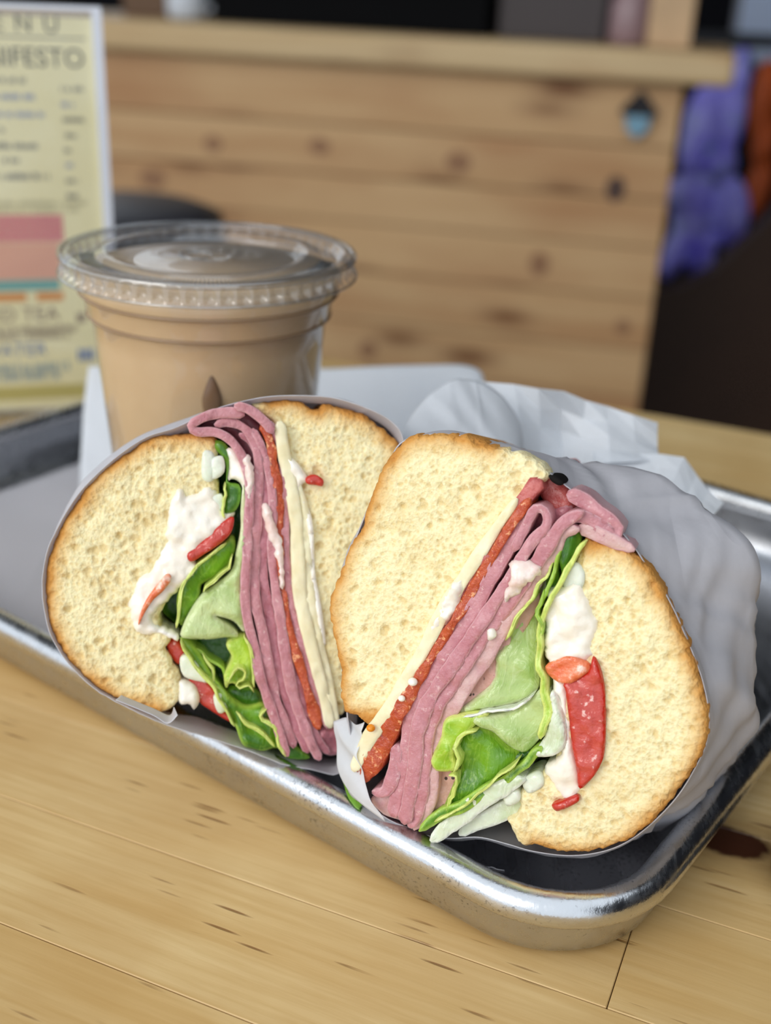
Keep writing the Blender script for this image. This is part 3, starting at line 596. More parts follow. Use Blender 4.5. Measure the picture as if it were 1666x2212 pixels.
strip('lettuce_leaf', PR, c4((392, 1704), (450, 1662), (540, 1624), (640, 1566), (702, 1514), (770, 1466), (832, 1404)), [22, 34, 34, 30, 26, 20], M['leaf'], SR, z=.0016, depth=.02, seed=139, amp=.0006, jag=.0008)
strip('lettuce_leaf', PR, c4((452, 1664), (540, 1610), (620, 1552), (690, 1500), (745, 1445)), [6, 7, 7, 6], M['leaf_lime'], SR, z=.003, depth=.012, seed=140, amp=.0005)
strip('lettuce_leaf', PR, c4((430, 1742), (520, 1668), (600, 1608), (690, 1556), (770, 1516)), [40, 52, 50, 46, 30], M['leaf_white'], SR, z=.0014, depth=.03, seed=141, amp=.0004)
strip('lettuce_leaf', PR, c4((520, 1740), (610, 1690), (690, 1650), (750, 1600)), [30, 44, 54, 40], M['leaf_white'], SR, z=-.002, depth=.03, seed=142, amp=.0004)
for i, (p, wd, mt, z) in enumerate((
 ([(700, 1010), (740, 935), (790, 880), (835, 800), (880, 740)], [7, 10, 10, 7], 'leaf_lime', .0022), ([(500, 1490), (530, 1500), (515, 1560), (480, 1630)], [7, 10, 8], 'leaf_lime', .0026),
 ([(600, 1335), (560, 1350), (525, 1395), (540, 1440), (525, 1480)], [8, 12, 12, 8], 'leaf_lime', .0036), ([(545, 1290), (640, 1272), (740, 1258), (806, 1214)], [6, 8, 6], 'leaf_white', .0020),
 ([(840, 830), (822, 900), (836, 960), (815, 1020)], [8, 12, 8], 'leaf', .0022), ([(900, 690), (880, 760), (852, 820), (836, 880)], [8, 10, 8], 'leaf', .0018))):
    strip('lettuce_leaf', PR, c4(*p), wd, M[mt], SR, z=z, depth=.012, seed=220+i, amp=.0005, jag=.0007, fr=330, k=.09e-3)
for px, z, sd in ((c4((905, 790), (950, 735), (985, 770), (975, 830), (920, 840)), .0008, 143), (c4((690, 1580), (735, 1560), (752, 1600), (705, 1622)), .0018, 144), (c4((760, 1530), (815, 1500), (838, 1545), (780, 1575)), .0016, 145)):
    relief('onion_piece', PR, px, M['onion'], SR, z=.0003+z*.25, rnd=.0003, g=.0008, depth=.01, noise=(.0003, 300), seed=sd, sm=3)
relief('mayonnaise', PR, c4((850, 840), (905, 815), (960, 800), (992, 830), (1012, 900), (1036, 960), (1022, 1040), (1012, 1100), (940, 1095), (862, 1115), (832, 1060), (836, 950)), M['mayo'], SR, z=.0014, rnd=.0028, g=.0007, depth=.012, noise=(.0008, 220), seed=146, rough_edge=.0007)
relief('mayonnaise', PR, c4((860, 1130), (915, 1170), (932, 1290), (945, 1400), (962, 1500), (975, 1560), (945, 1605), (900, 1600), (870, 1545), (830, 1490), (880, 1450), (912, 1400), (900, 1300), (872, 1200)), M['mayo'], SR, z=.0012, rnd=.002, g=.0008, depth=.012, noise=(.0007, 260), seed=147, rough_edge=.0006)
relief('onion_piece', PR, c4((868, 1200), (895, 1230), (918, 1320), (922, 1390), (880, 1430), (800, 1440), (840, 1370), (862, 1290)), M['leaf_white'], SR, z=.002, rnd=.001, g=.0008, depth=.012, noise=(.0012, 240), seed=148)
TM(PR, c4((1018, 1075), (1040, 1110), (1058, 1180), (1064, 1300), (1060, 1420), (1040, 1480), (1002, 1530), (968, 1552), (960, 1480), (942, 1390), (932, 1290), (922, 1200), (917, 1165), (1000, 1130)), 'tomato', SR, z=.0021, rnd=.0005, g=.0008, depth=.014, noise=(.0006, 260), seed=149)
TM(PR, c4((845, 1110), (900, 1080), (940, 1072), (1002, 1100), (1002, 1128), (930, 1172), (868, 1152)), 'tomato_orange', SR, z=.0021, rnd=.0005, g=.0008, depth=.01, noise=(.0008, 260), seed=150)
TM(PR, c4((870, 1610), (900, 1598), (960, 1578), (966, 1600), (915, 1625), (885, 1632)), 'tomato', SR, z=.0021, rnd=.0005, g=.0007, depth=.006, seed=151)
strip('cheese_slice', PR, c4((742, 500), (650, 632), (572, 752), (482, 892), (412, 1030), (340, 1155), (262, 1285), (202, 1375), (145, 1492)), [26, 40, 46, 48, 48, 48, 52, 56, 44], M['cheese'], SR, z=.001, depth=.06, seed=161, wn=.08, bulge=.0003, k=.070e-3)
relief('mayonnaise', PR, c4((540, 790), (545, 840), (500, 930), (440, 1000), (412, 1010), (430, 930), (480, 850)), M['mayo'], SR, z=.0022, rnd=.0016, g=.0007, depth=.004, noise=(.0012, 330), seed=162, rough_edge=.0006)
strip('ham_slice', PR, c4((822, 430), (752, 524), (655, 668), (572, 800), (494, 930), (416, 1066), (344, 1178), (272, 1292), (206, 1406), (162, 1512)), [44, 36, 28, 28, 30, 30, 34, 36, 34, 26], M['salami_rim'], SR, z=.0004, depth=.06, seed=163, k=.090e-3)
strip('salami_slice', PR, c4((790, 500), (724, 590), (662, 692), (592, 806), (530, 920), (470, 1014), (420, 1096), (368, 1184), (318, 1270), (272, 1352), (222, 1440), (176, 1535)), [22, 26, 27, 26, 25, 25, 27, 31, 40, 48, 54, 42], M['salami'], SR, z=.0012, depth=.06, seed=164, jag=.0009, wn=.28, k=.090e-3)
HR = [
 ([(796, 556), (735, 640), (676, 732), (614, 846), (552, 956), (492, 1048), (432, 1136), (384, 1226), (350, 1332), (338, 1430), (312, 1540), (288, 1660)], [30, 34, 40, 40, 42, 44, 46, 46, 44, 44, 40], 'ham', .0008, 165),
 ([(730, 690), (775, 600), (806, 540), (836, 538), (852, 566), (846, 606), (800, 654), (742, 744), (684, 842), (624, 934), (564, 1022), (504, 1112), (444, 1196), (404, 1276), (380, 1366), (374, 1456), (358, 1556), (332, 1680)], [24, 28, 28, 28, 34, 40, 42, 42, 44, 44, 42], 'ham', .002, 166),
 ([(985, 548), (912, 588), (858, 664), (796, 762), (728, 852), (656, 952), (596, 1036), (538, 1124), (478, 1214), (436, 1296), (408, 1386), (402, 1486), (394, 1586), (352, 1696)], [34, 38, 40, 40, 42, 42, 42, 40, 36], 'ham', .0014, 167),
 ([(968, 612), (908, 626), (874, 692), (816, 790), (752, 872), (694, 956), (642, 1044), (592, 1126), (540, 1206), (490, 1284), (452, 1356), (430, 1436), (432, 1536), (418, 1620), (362, 1706)], [30, 34, 40, 42, 44, 44, 42, 36, 34], 'ham_pale', .0006, 168),
 ([(922, 480), (988, 516), (1052, 568), (1104, 618), (1086, 634), (1024, 592), (962, 566), (902, 594)], [34, 38, 38, 34, 36, 34, 30], 'ham', .0014, 170),
 ([(962, 606), (1032, 632), (1102, 664), (1168, 692)], [34, 38, 36, 28], 'ham_pale', .0022, 171),
 ([(302, 1400), (292, 1500), (262, 1566), (214, 1566)], [40, 40, 36, 26], 'ham', .001, 172),
]
for p, wd, mt, z, sd in HR: strip('ham_slice', PR, c4(*p), wd, M[mt], SR, z=z if sd not in (170, 171) else -.0005, depth=.045 if sd not in (170, 171) else .010, seed=sd, k=.090e-3)
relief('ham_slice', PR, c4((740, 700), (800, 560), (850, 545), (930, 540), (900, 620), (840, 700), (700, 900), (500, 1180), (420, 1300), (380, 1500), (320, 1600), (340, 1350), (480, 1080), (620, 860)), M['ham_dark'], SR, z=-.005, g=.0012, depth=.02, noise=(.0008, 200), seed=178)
strip('ham_slice', PR, c4((806, 838), (730, 960), (672, 1054), (632, 1150), (560, 1240), (496, 1330), (470, 1440), (478, 1550), (436, 1660)), [40, 56, 66, 60, 56, 56, 60, 54, 40], M['rind'], SR, z=-.002, depth=.04, seed=169, k=.090e-3)
relief('ham_slice', PR, c4((195, 1610), (250, 1580), (300, 1590), (296, 1660), (330, 1690), (250, 1668)), M['ham_pale'], SR, z=-.001, g=.0008, depth=.02, noise=(.001, 260), seed=173)
relief('salami_slice', PR, c4((800, 480), (850, 420), (900, 450), (935, 520), (930, 556), (870, 590), (830, 540)), M['salami_rim'], SR, z=-.006, g=.0009, depth=.02, noise=(.001, 200), seed=174)
relief('ham_slice', PR, c4((852, 418), (880, 425), (905, 448), (890, 456), (862, 440)), plain('charred_edge', (.012, .010, .009), .8, spec=.1), SR, z=-.001, rnd=.0003, g=.0007, depth=.01, noise=(.0004, 300), seed=175)
relief('mayonnaise', PR, c4((720, 740), (770, 720), (842, 752), (800, 800), (742, 850), (700, 880), (722, 800)), M['mayo_pink'], SR, z=.0032, rnd=.0009, g=.0008, depth=.003, noise=(.0008, 330), seed=176, rough_edge=.0009)
relief('mayonnaise', PR, c4((638, 975), (660, 972), (668, 1000), (640, 1012)), M['mayo'], SR, z=.0028, rnd=.0008, g=.0007, depth=.003, noise=(.0004, 330), seed=177)
for x, y, r, mt in ((218, 1327, .0011, 'mustard'), (370, 1160, .0012, 'mayo'), (330, 1220, .0009, 'mayo')):
    if mt == 'mustard': M['mustard'] = plain('mustard', srgb(232, 140, 20), .25)
    ab = PR.pts(c4((x, y))); c = PR.w(ab, .0028)[0]; V = []; F = []
    bm = bmesh.new(); bmesh.ops.create_uvsphere(bm, u_segments=14, v_segments=10, radius=r); V = [np.array(v.co)*[1, 1, .8]+c for v in bm.verts]; F = [[v.index for v in f.verts] for f in bm.faces]; bm.free()
    mesh('mustard_drop' if mt == 'mustard' else 'mayonnaise', V, F, M[mt], SR)

# ------------------------------------------------------------------ paper wraps
def wrap(name, pl, rings, mat, parent, n=220, amp=.0008, seed=0, start=None):
    """rings: (pixel outline, depth behind the cut face, scale) lofted from the cut edge to the closed end"""
    out = []
    for px, back, sc, lift in rings:
        ab = resample(catmull(pl.pts(px, back), 6), n)
        c = ab.mean(0); ab = c+(ab-c)*sc+np.array([0, lift])
        out.append((ab, back))
    dense = []
    K = len(out)
    for i in range(K-1):
        st = 12
        for k in range(st):
            t = k/st; dense.append((out[i][0]*(1-t)+out[i+1][0]*t, out[i][1]*(1-t)+out[i+1][1]*t))
    dense.append(out[-1]); V = []
    for ab, back in dense:
        c = ab.mean(0); rad = (ab-c)/np.linalg.norm(ab-c, axis=1)[:, None]; th = np.arctan2(ab[:, 1]-c[1], ab[:, 0]-c[0])
        wob = amp*(1.2*fbm(th*4+back*50, back*18+th*0, seed, 1)-1.5*np.abs(fbm(th*5-back*110, back*14+th*0, seed+4, 1))-1.0*np.abs(fbm(th*7+back*90, back*10+th*2, seed+9, 1)))
        k = min(1, max(0, back-.003)/.016); V.append(pl.w(ab+rad*(wob*k)[:, None], -back+(0 if back > .001 else .0006*fbm(th*40, th*0, seed+2, 3))))
    V = np.vstack(V); R = len(dense); V[:, 2] = np.maximum(V[:, 2], .0045+.0008*fbm(V[:, 0]*90, V[:, 1]*90, 3, 2))
    F = [(i*n+j, i*n+(j+1) % n, (i+1)*n+(j+1) % n, (i+1)*n+j) for i in range(R-1) for j in range(n)]
    F.append(tuple(range((R-1)*n, R*n)))
    return solid(fixn(mesh(name, V, F, mat, parent)), .00018)
WL = tag(empty('sandwich_wrap', SL.location, ), 'white deli paper wrapped round the sandwich half in front of the coffee', 'paper wrap', 'paper wraps')
fl = c3((1330, 1690), (1200, 1668), (1100, 1650), (1000, 1612), (900, 1575), (760, 1530), (600, 1482), (500, 1440), (420, 1402), (300, 1335), (200, 1246), (135, 1165), (92, 1080), (66, 960), (62, 850), (84, 730), (120, 650), (160, 575), (220, 485), (300, 400), (400, 315), (510, 245), (620, 210), (700, 175), (820, 120), (960, 84), (1060, 70), (1180, 68), (1300, 76), (1400, 102), (1500, 142), (1572, 190), (1610, 260), (1615, 420), (1560, 650), (1480, 900), (1420, 1200), (1390, 1450), (1375, 1600))
sl2 = c3((1330, 1640), (1200, 1620), (1100, 1600), (1000, 1560), (900, 1520), (760, 1470), (600, 1440), (500, 1410), (420, 1380), (300, 1325), (200, 1240), (130, 1150), (85, 1060), (64, 950), (62, 850), (80, 735), (110, 640), (150, 560), (205, 460), (280, 375), (380, 290), (490, 222), (600, 178), (700, 145), (820, 108), (960, 76), (1060, 62), (1180, 58), (1300, 64), (1400, 88), (1500, 128), (1572, 176), (1612, 250), (1620, 420), (1570, 650), (1500, 900), (1440, 1200), (1400, 1450), (1380, 1590))
wrap('paper_sleeve', PL, [(fl, -.0008, 1.0, 0), (fl, .005, .962, 0), (sl2, .014, .99, 0), (sl2, .030, .96, -.002), (sl2, .040, .86, -.003), (sl2, .046, .6, -.006)], M['paper'], WL, seed=5)
# loose folded edge under the bread
sheet('paper_fold', [[ony(250, 1512, .2385), ony(330, 1545, .2375), ony(362, 1563, .2365), ony(384, 1545, .2370)], [ony(262, 1502, .244), ony(330, 1530, .243), ony(366, 1545, .2425), ony(376, 1527, .2425)]], M['paper'], WL, 30, 8)
WR = tag(empty('sandwich_wrap', SR.location), 'white deli paper wrapped round the sandwich half with large tomato wedge, crumpled tail behind', 'paper wrap', 'paper wraps')
fr_ = c4((130, 1440), (112, 1300), (90, 1100), (70, 950), (85, 800), (135, 660), (180, 548), (228, 430), (266, 356), (312, 285), (400, 258), (480, 254), (560, 266), (640, 296), (720, 318), (800, 350), (870, 405), (925, 448), (1000, 500), (1070, 556), (1130, 620), (1180, 680), (1225, 750), (1270, 810), (1320, 900), (1360, 990), (1400, 1085), (1432, 1180), (1452, 1290), (1446, 1385), (1412, 1470), (1340, 1590), (1245, 1692), (1150, 1764), (1050, 1803), (930, 1816), (800, 1800), (700, 1772), (600, 1748), (500, 1752), (420, 1745), (350, 1718), (270, 1685), (190, 1630), (120, 1570))
mid = c4((150, 1420), (140, 1280), (120, 1100), (110, 950), (125, 800), (170, 660), (210, 550), (250, 430), (292, 340), (350, 275), (430, 250), (510, 246), (590, 256), (670, 280), (780, 300), (900, 325), (1000, 345), (1090, 368), (1180, 392), (1270, 425), (1350, 462), (1440, 512), (1520, 556), (1570, 625), (1605, 700), (1625, 800), (1638, 920), (1642, 1050), (1630, 1180), (1612, 1290), (1592, 1350), (1545, 1440), (1470, 1540), (1370, 1640), (1260, 1715), (1130, 1745), (960, 1720), (800, 1690), (680, 1665), (580, 1640), (480, 1630), (400, 1615), (320, 1590), (240, 1560), (170, 1510))
wrap('paper_sleeve', PR, [(fr_, .0022, .984, 0), (fr_, .007, 1.005, 0), (mid, .034, 1.0, 0), (mid, .062, .93, -.004), (mid, .080, .6, .01)], M['paper'], WR, n=320, amp=.0034, seed=15)
P3 = lambda L: [ony(*q) for q in L]
sheet('paper_fold', [P3([(868, 952, .300), (880, 912, .312), (918, 862, .322), (975, 822, .330), (1030, 822, .334), (1085, 858, .334), (1122, 915, .330), (1132, 975, .322)]), P3([(872, 985, .288), (900, 985, .292), (940, 985, .296), (985, 985, .300), (1030, 985, .302), (1075, 985, .302), (1110, 990, .300), (1125, 1000, .296)])], M['paper_lit'], WR, 60, 24, .0006, 90, 3)
sheet('paper_fold', [P3([(1000, 815, .350), (1110, 833, .352), (1218, 848, .346), (1320, 882, .350), (1420, 915, .345)]), P3([(1000, 900, .345), (1110, 905, .34), (1210, 920, .352), (1300, 940, .340), (1421, 955, .347)]), P3([(1000, 1010, .330), (1110, 1010, .33), (1200, 1010, .338), (1300, 1000, .328), (1422, 998, .335)])], M['paper_lit'], WR, 9, 5, .0022, 90, 4, flat=True)
sheet('paper_fold', [P3([(1280, 978, .335), (1380, 984, .336), (1486, 993, .334), (1512, 1045, .330), (1562, 1090, .320)]), P3([(1280, 1060, .318), (1380, 1070, .322), (1450, 1080, .318), (1480, 1110, .316), (1530, 1130, .308)])], M['paper_lit'], WR, 8, 4, .0018, 90, 6, flat=True)
sheet('paper_fold', [P3([(724, 1560, .246), (745, 1550, .243), (772, 1565, .238), (790, 1560, .236)]), P3([(728, 1640, .240), (745, 1650, .236), (768, 1640, .233), (776, 1660, .231)]), P3([(742, 1690, .236), (760, 1718, .232), (790, 1745, .228), (830, 1775, .225)])], M['paper_lit'], WR, 30, 24, .0016, 160, 8)

def tc(a, b, z): return corner+dF*a+dR*b+np.array([0, 0, z])
tag(sheet('paper_liner', [[tc(.342-k*.050, .024+.016*(k == 0), .0024+.0006*(k % 2)) for k in range(5)], [tc(.342-k*.050, .13, .0024) for k in range(5)], [tc(.340-k*.050, .235, .0028) for k in range(5)]], M['paper'], None, 50, 40, .0004, 30, 2), 'flat white deli paper sheet lining the tray floor under the coffee cup', 'paper')
# sheet of paper standing behind the cup
zt = [ony(150+ (192-150), 792, .475), ony(400, 788, .48), ony(690, 796, .48), ony(1004, 790, .475), ony(1045, 840, .47)]
zm = [ony(180, 900, .462), ony(400, 890, .462), ony(690, 900, .462), ony(1010, 890, .458), ony(1060, 900, .455)]
zb = [np.array([p[0]*.96, .425, .0065]) for p in zm]
tag(sheet('deli_paper_sheet', [zt, zm, zb], M['paper_lit'], None, 80, 40, .0012, 40, 12), 'white deli paper sheet standing up on the tray behind the coffee cup', 'paper')

# ------------------------------------------------------------------ iced coffee
zr = .134; ctr = onz(452, 547, zr); rl = .5*np.linalg.norm(onz(772, 590, zr-.003)-onz(132, 562, zr-.003))
cx, cy = ctr[0], ctr[1]; cz0 = .0022; c0 = (cx, cy, 0)
cup = empty('iced_coffee', (cx, cy, cz0), 'milky iced coffee in clear plastic cup with flat ribbed lid', 'coffee cup')
s_ = rl/.049
CP = [(.0290, .0032), (.0302, .006), (.0390, .108), (.0396, .1145), (.0408, .1158), (.0412, .1168), (.0420, .1215), (.0432, .1230), (.0436, .1240), (.0446, .1300), (.0452, .1305)]
CP = [(r*s_, z) for r, z in CP]
lathe('cup_wall', [(.0, .0024), (.027*s_, .0024)]+CP, c0, M['clear'], cup, 96)
cof = [(r-.0004, z) for r, z in CP[:-1]]; cof[-1] = (cof[-1][0], .1288)
lathe('coffee', [(0, .0036)]+cof+[(0, .1288)], c0, M['coffee'], cup, 96)
LPf = [(.0, .1322), (.006, .1322), (.0066, .1330), (.0078, .1330), (.0084, .1322), (.0285, .1322), (.0296, .1326), (.0305, .1345), (.0345, .1352), (.0368, .1350), (.0375, .1336), (.0420, .1330), (.0436, .1336), (.0447, .1352), (.0466, .1356), (.0480, .1348), (.0486, .1335), (.0487, .1318), (.0489, .1304), (.0491, .1292), (.0496, .1287)]
LPf = [(r*s_, z) for r, z in LPf]
def rib(r, z, a, j):
    if j in (17, 18): return r-.0020*min(1, max(0, .5+.9*math.cos(a*58)))
    return r
n = N('lid_plastic'); t_ = n.n('ShaderNodeBsdfTransparent'); t_.inputs['Color'].default_value = (.95, .95, .96, 1)
g_ = n.n('ShaderNodeBsdfGlossy'); g_.inputs['Roughness'].default_value = .06; lw = n.n('ShaderNodeLayerWeight'); d_ = n.n('ShaderNodeBsdfDiffuse'); d_.inputs['Color'].default_value = (.8, .8, .82, 1)
mx1 = n.n('ShaderNodeMixShader'); n.l(n.math('ADD', .09, n.math('MULTIPLY', n.math('POWER', lw.outputs['Facing'], 3.0), .5)), mx1.inputs[0]); n.l(t_.outputs[0], mx1.inputs[1]); n.l(g_.outputs[0], mx1.inputs[2])
mx2 = n.n('ShaderNodeMixShader'); mx2.inputs[0].default_value = .05; n.l(mx1.outputs[0], mx2.inputs[1]); n.l(d_.outputs[0], mx2.inputs[2]); n.l(mx2.outputs[0], n.out.inputs['Surface']); M['lidclear'] = n.m
for zz, r_ in ((.1163, .0408), (.1234, .0432)): tube('cup_groove_shade', [(cx+r_*s_*math.cos(t), cy+r_*s_*math.sin(t), zz) for t in np.linspace(0, 2*math.pi, 97)[:-1]], .00055, plain('groove_shade_plastic', srgb(150, 122, 92), .25), cup, 8, True)  # brown rings stand in for the shade in the cup's grooves
lid = lathe('lid', LPf, c0, M['lidclear'], cup, 58*10, rib)
M['edge_clear'] = m_clear('clear_rim', (.86, .87, .88), .06, 1.9)
tube('lid_bead', [(cx+.0484*s_*math.cos(t), cy+.0484*s_*math.sin(t), .1345) for t in np.linspace(0, 2*math.pi, 97)[:-1]], .0011, M['edge_clear'], lid, 10, True)
tube('lid_edge', [(cx+.0494*s_*math.cos(t), cy+.0494*s_*math.sin(t), 0.1288) for t in np.linspace(0, 2*math.pi, 97)[:-1]], .0005, M['edge_clear'], lid, 8, True)
for k in range(90):
    a = math.radians(-170+k*1.85); p = np.array([cx+.0398*s_*math.cos(a), cy+.0398*s_*math.sin(a), .1336])
    if k == 0: knurl = []
    knurl.append((p, a))
V = []; F = []
for p, a in knurl:
    d = np.array([math.cos(a), math.sin(a), 0]); t = np.array([-d[1], d[0], 0]); b = len(V)
    V += [p+d*sx*.0022+t*sy*.00035+np.array([0, 0, sz*.0004]) for sx in (-1, 1) for sy in (-1, 1) for sz in (-1, 1)]; F += [tuple(b+i for i in f) for f in BOXF]
kn_ = fixn(mesh('knurl_ring', V, F, M['edge_clear'], lid, smooth=False)); kn_['kind'] = 'stuff'
strw = [(cx+.005*math.cos(a)-.004, cy+.005*math.sin(a), .1331) for a in np.linspace(.5, 5.6, 24)]
tube('straw_slot', strw, .0006, M['edge_clear'], lid, 8)
# ice pressed against the wall
pi = ony(458, 862, cy-.0372*s_); bm = bmesh.new(); bmesh.ops.create_icosphere(bm, subdivisions=3, radius=1)
V = [np.array(v.co)*[.0030*(1-.55*max(0, v.co.z)), .0014, .0085]+pi for v in bm.verts]; F = [[v.index for v in f.verts] for f in bm.faces]; bm.free()
mesh('ice_cube', V, F, plain('dark_coffee_gap', srgb(120, 94, 72), .2), cup)

# ------------------------------------------------------------------ menu card in a clear stand
mb = math.radians(17); md = np.array([-math.cos(mb), -math.sin(mb), 0]); mn = np.array([math.sin(mb), -math.cos(mb), 0])
Pm = onz(258, 872, .004); MR = Matrix(((-md[0], 0, mn[0], 0), (-md[1], 0, mn[1], 0), (0, 1, 0, 0), (0, 0, 0, 1)))
def mp(x, y):
    d = ray(x, y); t = ((Pm-CAM)@mn)/(d@mn); q = CAM+d*t-Pm; return -(q@md), q[2]
menu = empty('menu_stand', Pm+md*.06-np.array([0, 0, .004]), 'yellow printed menu card standing upright in a clear acrylic holder', 'menu')
ue, ze = mp(214, 24); MWd = .150; MH = ze
def mbox(name, u0, u1, z0, z1, off, th, mat, par):
    return obox(name, Pm+(-md)*(u0+u1)/2+np.array([0, 0, (z0+z1)/2])+mn*off, (abs(u1-u0), z1-z0, th), -md, Z3, mn, mat, par)
card = m_food('menu_card_stock', srgb(230, 222, 178), srgb(236, 230, 192), 30, .5, .00002, 100, 0)
cdo = mbox('menu_card', -MWd, -.003, 0, MH-.003, 0, .0006, card, menu)
mbox('acrylic_front', -MWd-.002, .0, 0, MH, .0022, .0018, M['acrylic'], menu); mbox('acrylic_back', -MWd-.002, .0, 0, MH, -.0022, .0018, M['acrylic'], menu)
frost = plain('acrylic_edge', (.75, .78, .86), .3)
mbox('acrylic_edge', -.0030, .0016, 0, MH, 0, .0052, frost, menu); mbox('acrylic_edge', -MWd-.003, .0015, MH, MH+.0018, 0, .0052, frost, menu)
mbox('acrylic_base', -MWd, 0, -.004, -.001, -.02, .07, M['acrylic'], menu)
INK = {k: plain('ink_'+k, c, .6) for k, c in dict(black=srgb(70, 68, 66), grey=srgb(132, 130, 120), blue=srgb(84, 116, 170), slate=srgb(140, 150, 176), pink=srgb(206, 92, 124), rose=srgb(222, 170, 150), teal=srgb(120, 172, 168), orange=srgb(214, 146, 84), brown=srgb(128, 104, 96), mud=srgb(160, 146, 122), pale=srgb(190, 184, 150), sea=srgb(150, 166, 168), olive=srgb(188, 178, 110)).items()}
def ink_line(x0, x1, y0, y1, col, words=True, tall=False):
    u0, z1 = mp(x0, y0); u1, z0 = mp(x1, y1); z0, z1 = min(z0, z1), max(z0, z1)
    u0 = -MWd+.012 if x0 <= 0 else u0; V = []; F = []; u = u0
    while u < u1:
        wdt = (.0011 if words else u1-u0) if not tall else .0022; e = min(u+wdt*.72 if words else u1, u1); b = len(V)
        zz = z1-(0 if not words else (z1-z0)*.35*random.random()*(not tall))
        for sx in (u, e):
            for sy in (z0, zz):
                for so in (.00032, .00042): V.append(Pm-md*sx+np.array([0, 0, sy])+mn*so)
        F += [tuple(b+i for i in f) for f in BOXF]; u += wdt
        if words and not tall and random.random() < .16: u += .0012
    if V: fixn(mesh('print_line', V, F, INK[col], cdo, smooth=False))
def words(txt, xr, y0, y1, col, space=1.0):
    cu = bpy.data.curves.new('lettering', 'FONT'); cu.body = txt; cu.align_x = 'RIGHT'; cu.space_character = space; cu.extrude = .00005; cu.offset = .0
    ur, z1 = mp(xr, y0); _, z0 = mp(xr, y1); cu.size = (z1-z0)/.69
    o = bpy.data.objects.new('lettering', cu); COL.objects.link(o); me = bpy.data.meshes.new_from_object(o.evaluated_get(bpy.context.evaluated_depsgraph_get()))
    bpy.data.objects.remove(o); V = np.array([v.co for v in me.vertices]); F = [tuple(p.vertices) for p in me.polygons]; bpy.data.meshes.remove(me)
    W_ = Pm-V[:, :1]*md+V[:, 1:2]*Z3+mn*(.0004+V[:, 2:3])+(-md)*ur+Z3*z0
    mesh('lettering', W_, F, INK[col], cdo, smooth=False)
words('MENU', 126, 34, 70, 'black', 1.9); ink_line(0, 185, 80, 82, 'grey', False)
words('MANIFESTO', 182, 106, 146, 'black', 1.0)
for a in ((0, 55, 165, 180, 'grey'), (0, 75, 200, 216, 'slate'), (0, 95, 238, 254, 'slate'), (0, 10, 274, 286, 'grey'), (0, 85, 306, 322, 'grey'), (5, 45, 340, 352, 'grey'), (0, 107, 372, 388, 'grey'), (130, 180, 184, 198, 'grey'), (132, 160, 218, 232, 'slate'), (135, 183, 252, 264, 'grey'), (140, 166, 286, 298, 'grey'), (138, 160, 318, 330, 'grey'), (142, 164, 350, 362, 'slate'), (142, 170, 384, 396, 'grey'), (144, 170, 416, 429, 'grey'), (0, 188, 432, 444, 'pale'), (0, 170, 448, 458, 'pale'), (0, 165, 704, 716, 'mud'), (0, 150, 720, 730, 'mud'), (0, 150, 784, 800, 'sea'), (0, 130, 804, 818, 'sea')): ink_line(*a)
ink_line(0, 138, 464, 522, 'pink', True, True); ink_line(0, 132, 526, 602, 'rose', False); ink_line(0, 130, 606, 626, 'teal', False); ink_line(0, 58, 634, 650, 'orange', False); ink_line(78, 138, 632, 648, 'orange', False)
words('ICED TEA', 126, 662, 690, 'brown', 1.05); words('WATER', 100, 740, 766, 'blue', 1.05); ink_line(165, 190, 674, 696, 'brown'); ink_line(168, 204, 754, 778, 'blue', True, True)
ink_line(0, 186, 836, 856, 'olive', False)

# ------------------------------------------------------------------ timber counter
ca = math.radians(12.7); Yc = 1.85; Pc = ony(1478, 182, Yc); cl = np.array([-math.cos(ca), math.sin(ca), 0]); cn = np.array([-math.sin(ca), -math.cos(ca), 0])
def cp(x, y):
    d = ray(x, y); t = ((Pc-CAM)@cn)/(d@cn); return CAM+d*t
M['pine'] = m_pine('pine_boards', ca); M['pine2'] = m_pine('pine_ledge', ca, (srgb(202, 170, 124), srgb(214, 186, 142)), .2)
counter = empty('timber_counter', Pc+cl*1.2-cn*.2+np.array([0, 0, -.75-Pc[2]]), 'pine plank service counter with a thick pale ledge behind the table', 'counter')
seams = [Pc[2]]+[cp(1448, y)[2] for y in (322, 436, 540, 652, 765)]
while seams[-1] > -.66: seams.append(seams[-1]-.083)
CLn = 2.9
for a, b in zip(seams[:-1], seams[1:]):
    obox('plank', Pc+cl*CLn/2-cn*.011+np.array([0, 0, (a+b)/2-Pc[2]]), (CLn, .022, a-b-.0022), cl, cn, Z3, M['pine'], counter, .002)
DKW = plain('dark_shaded_timber', srgb(48, 30, 18), .55, nz=15)  # dark wood; the brown also carries the shadow on the counter's end
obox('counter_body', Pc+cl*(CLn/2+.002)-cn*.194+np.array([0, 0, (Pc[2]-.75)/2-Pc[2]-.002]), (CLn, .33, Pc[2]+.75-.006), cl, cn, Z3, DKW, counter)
obox('ledge', Pc+cl*(CLn/2-.034)-cn*.16+np.array([0, 0, .0235]), (CLn+.07, .38, .046), cl, cn, Z3, M['pine2'], counter, .008)
KD = plain('dark_knot', srgb(78, 54, 44), .6); KL = plain('brown_knot', srgb(150, 108, 74), .6)
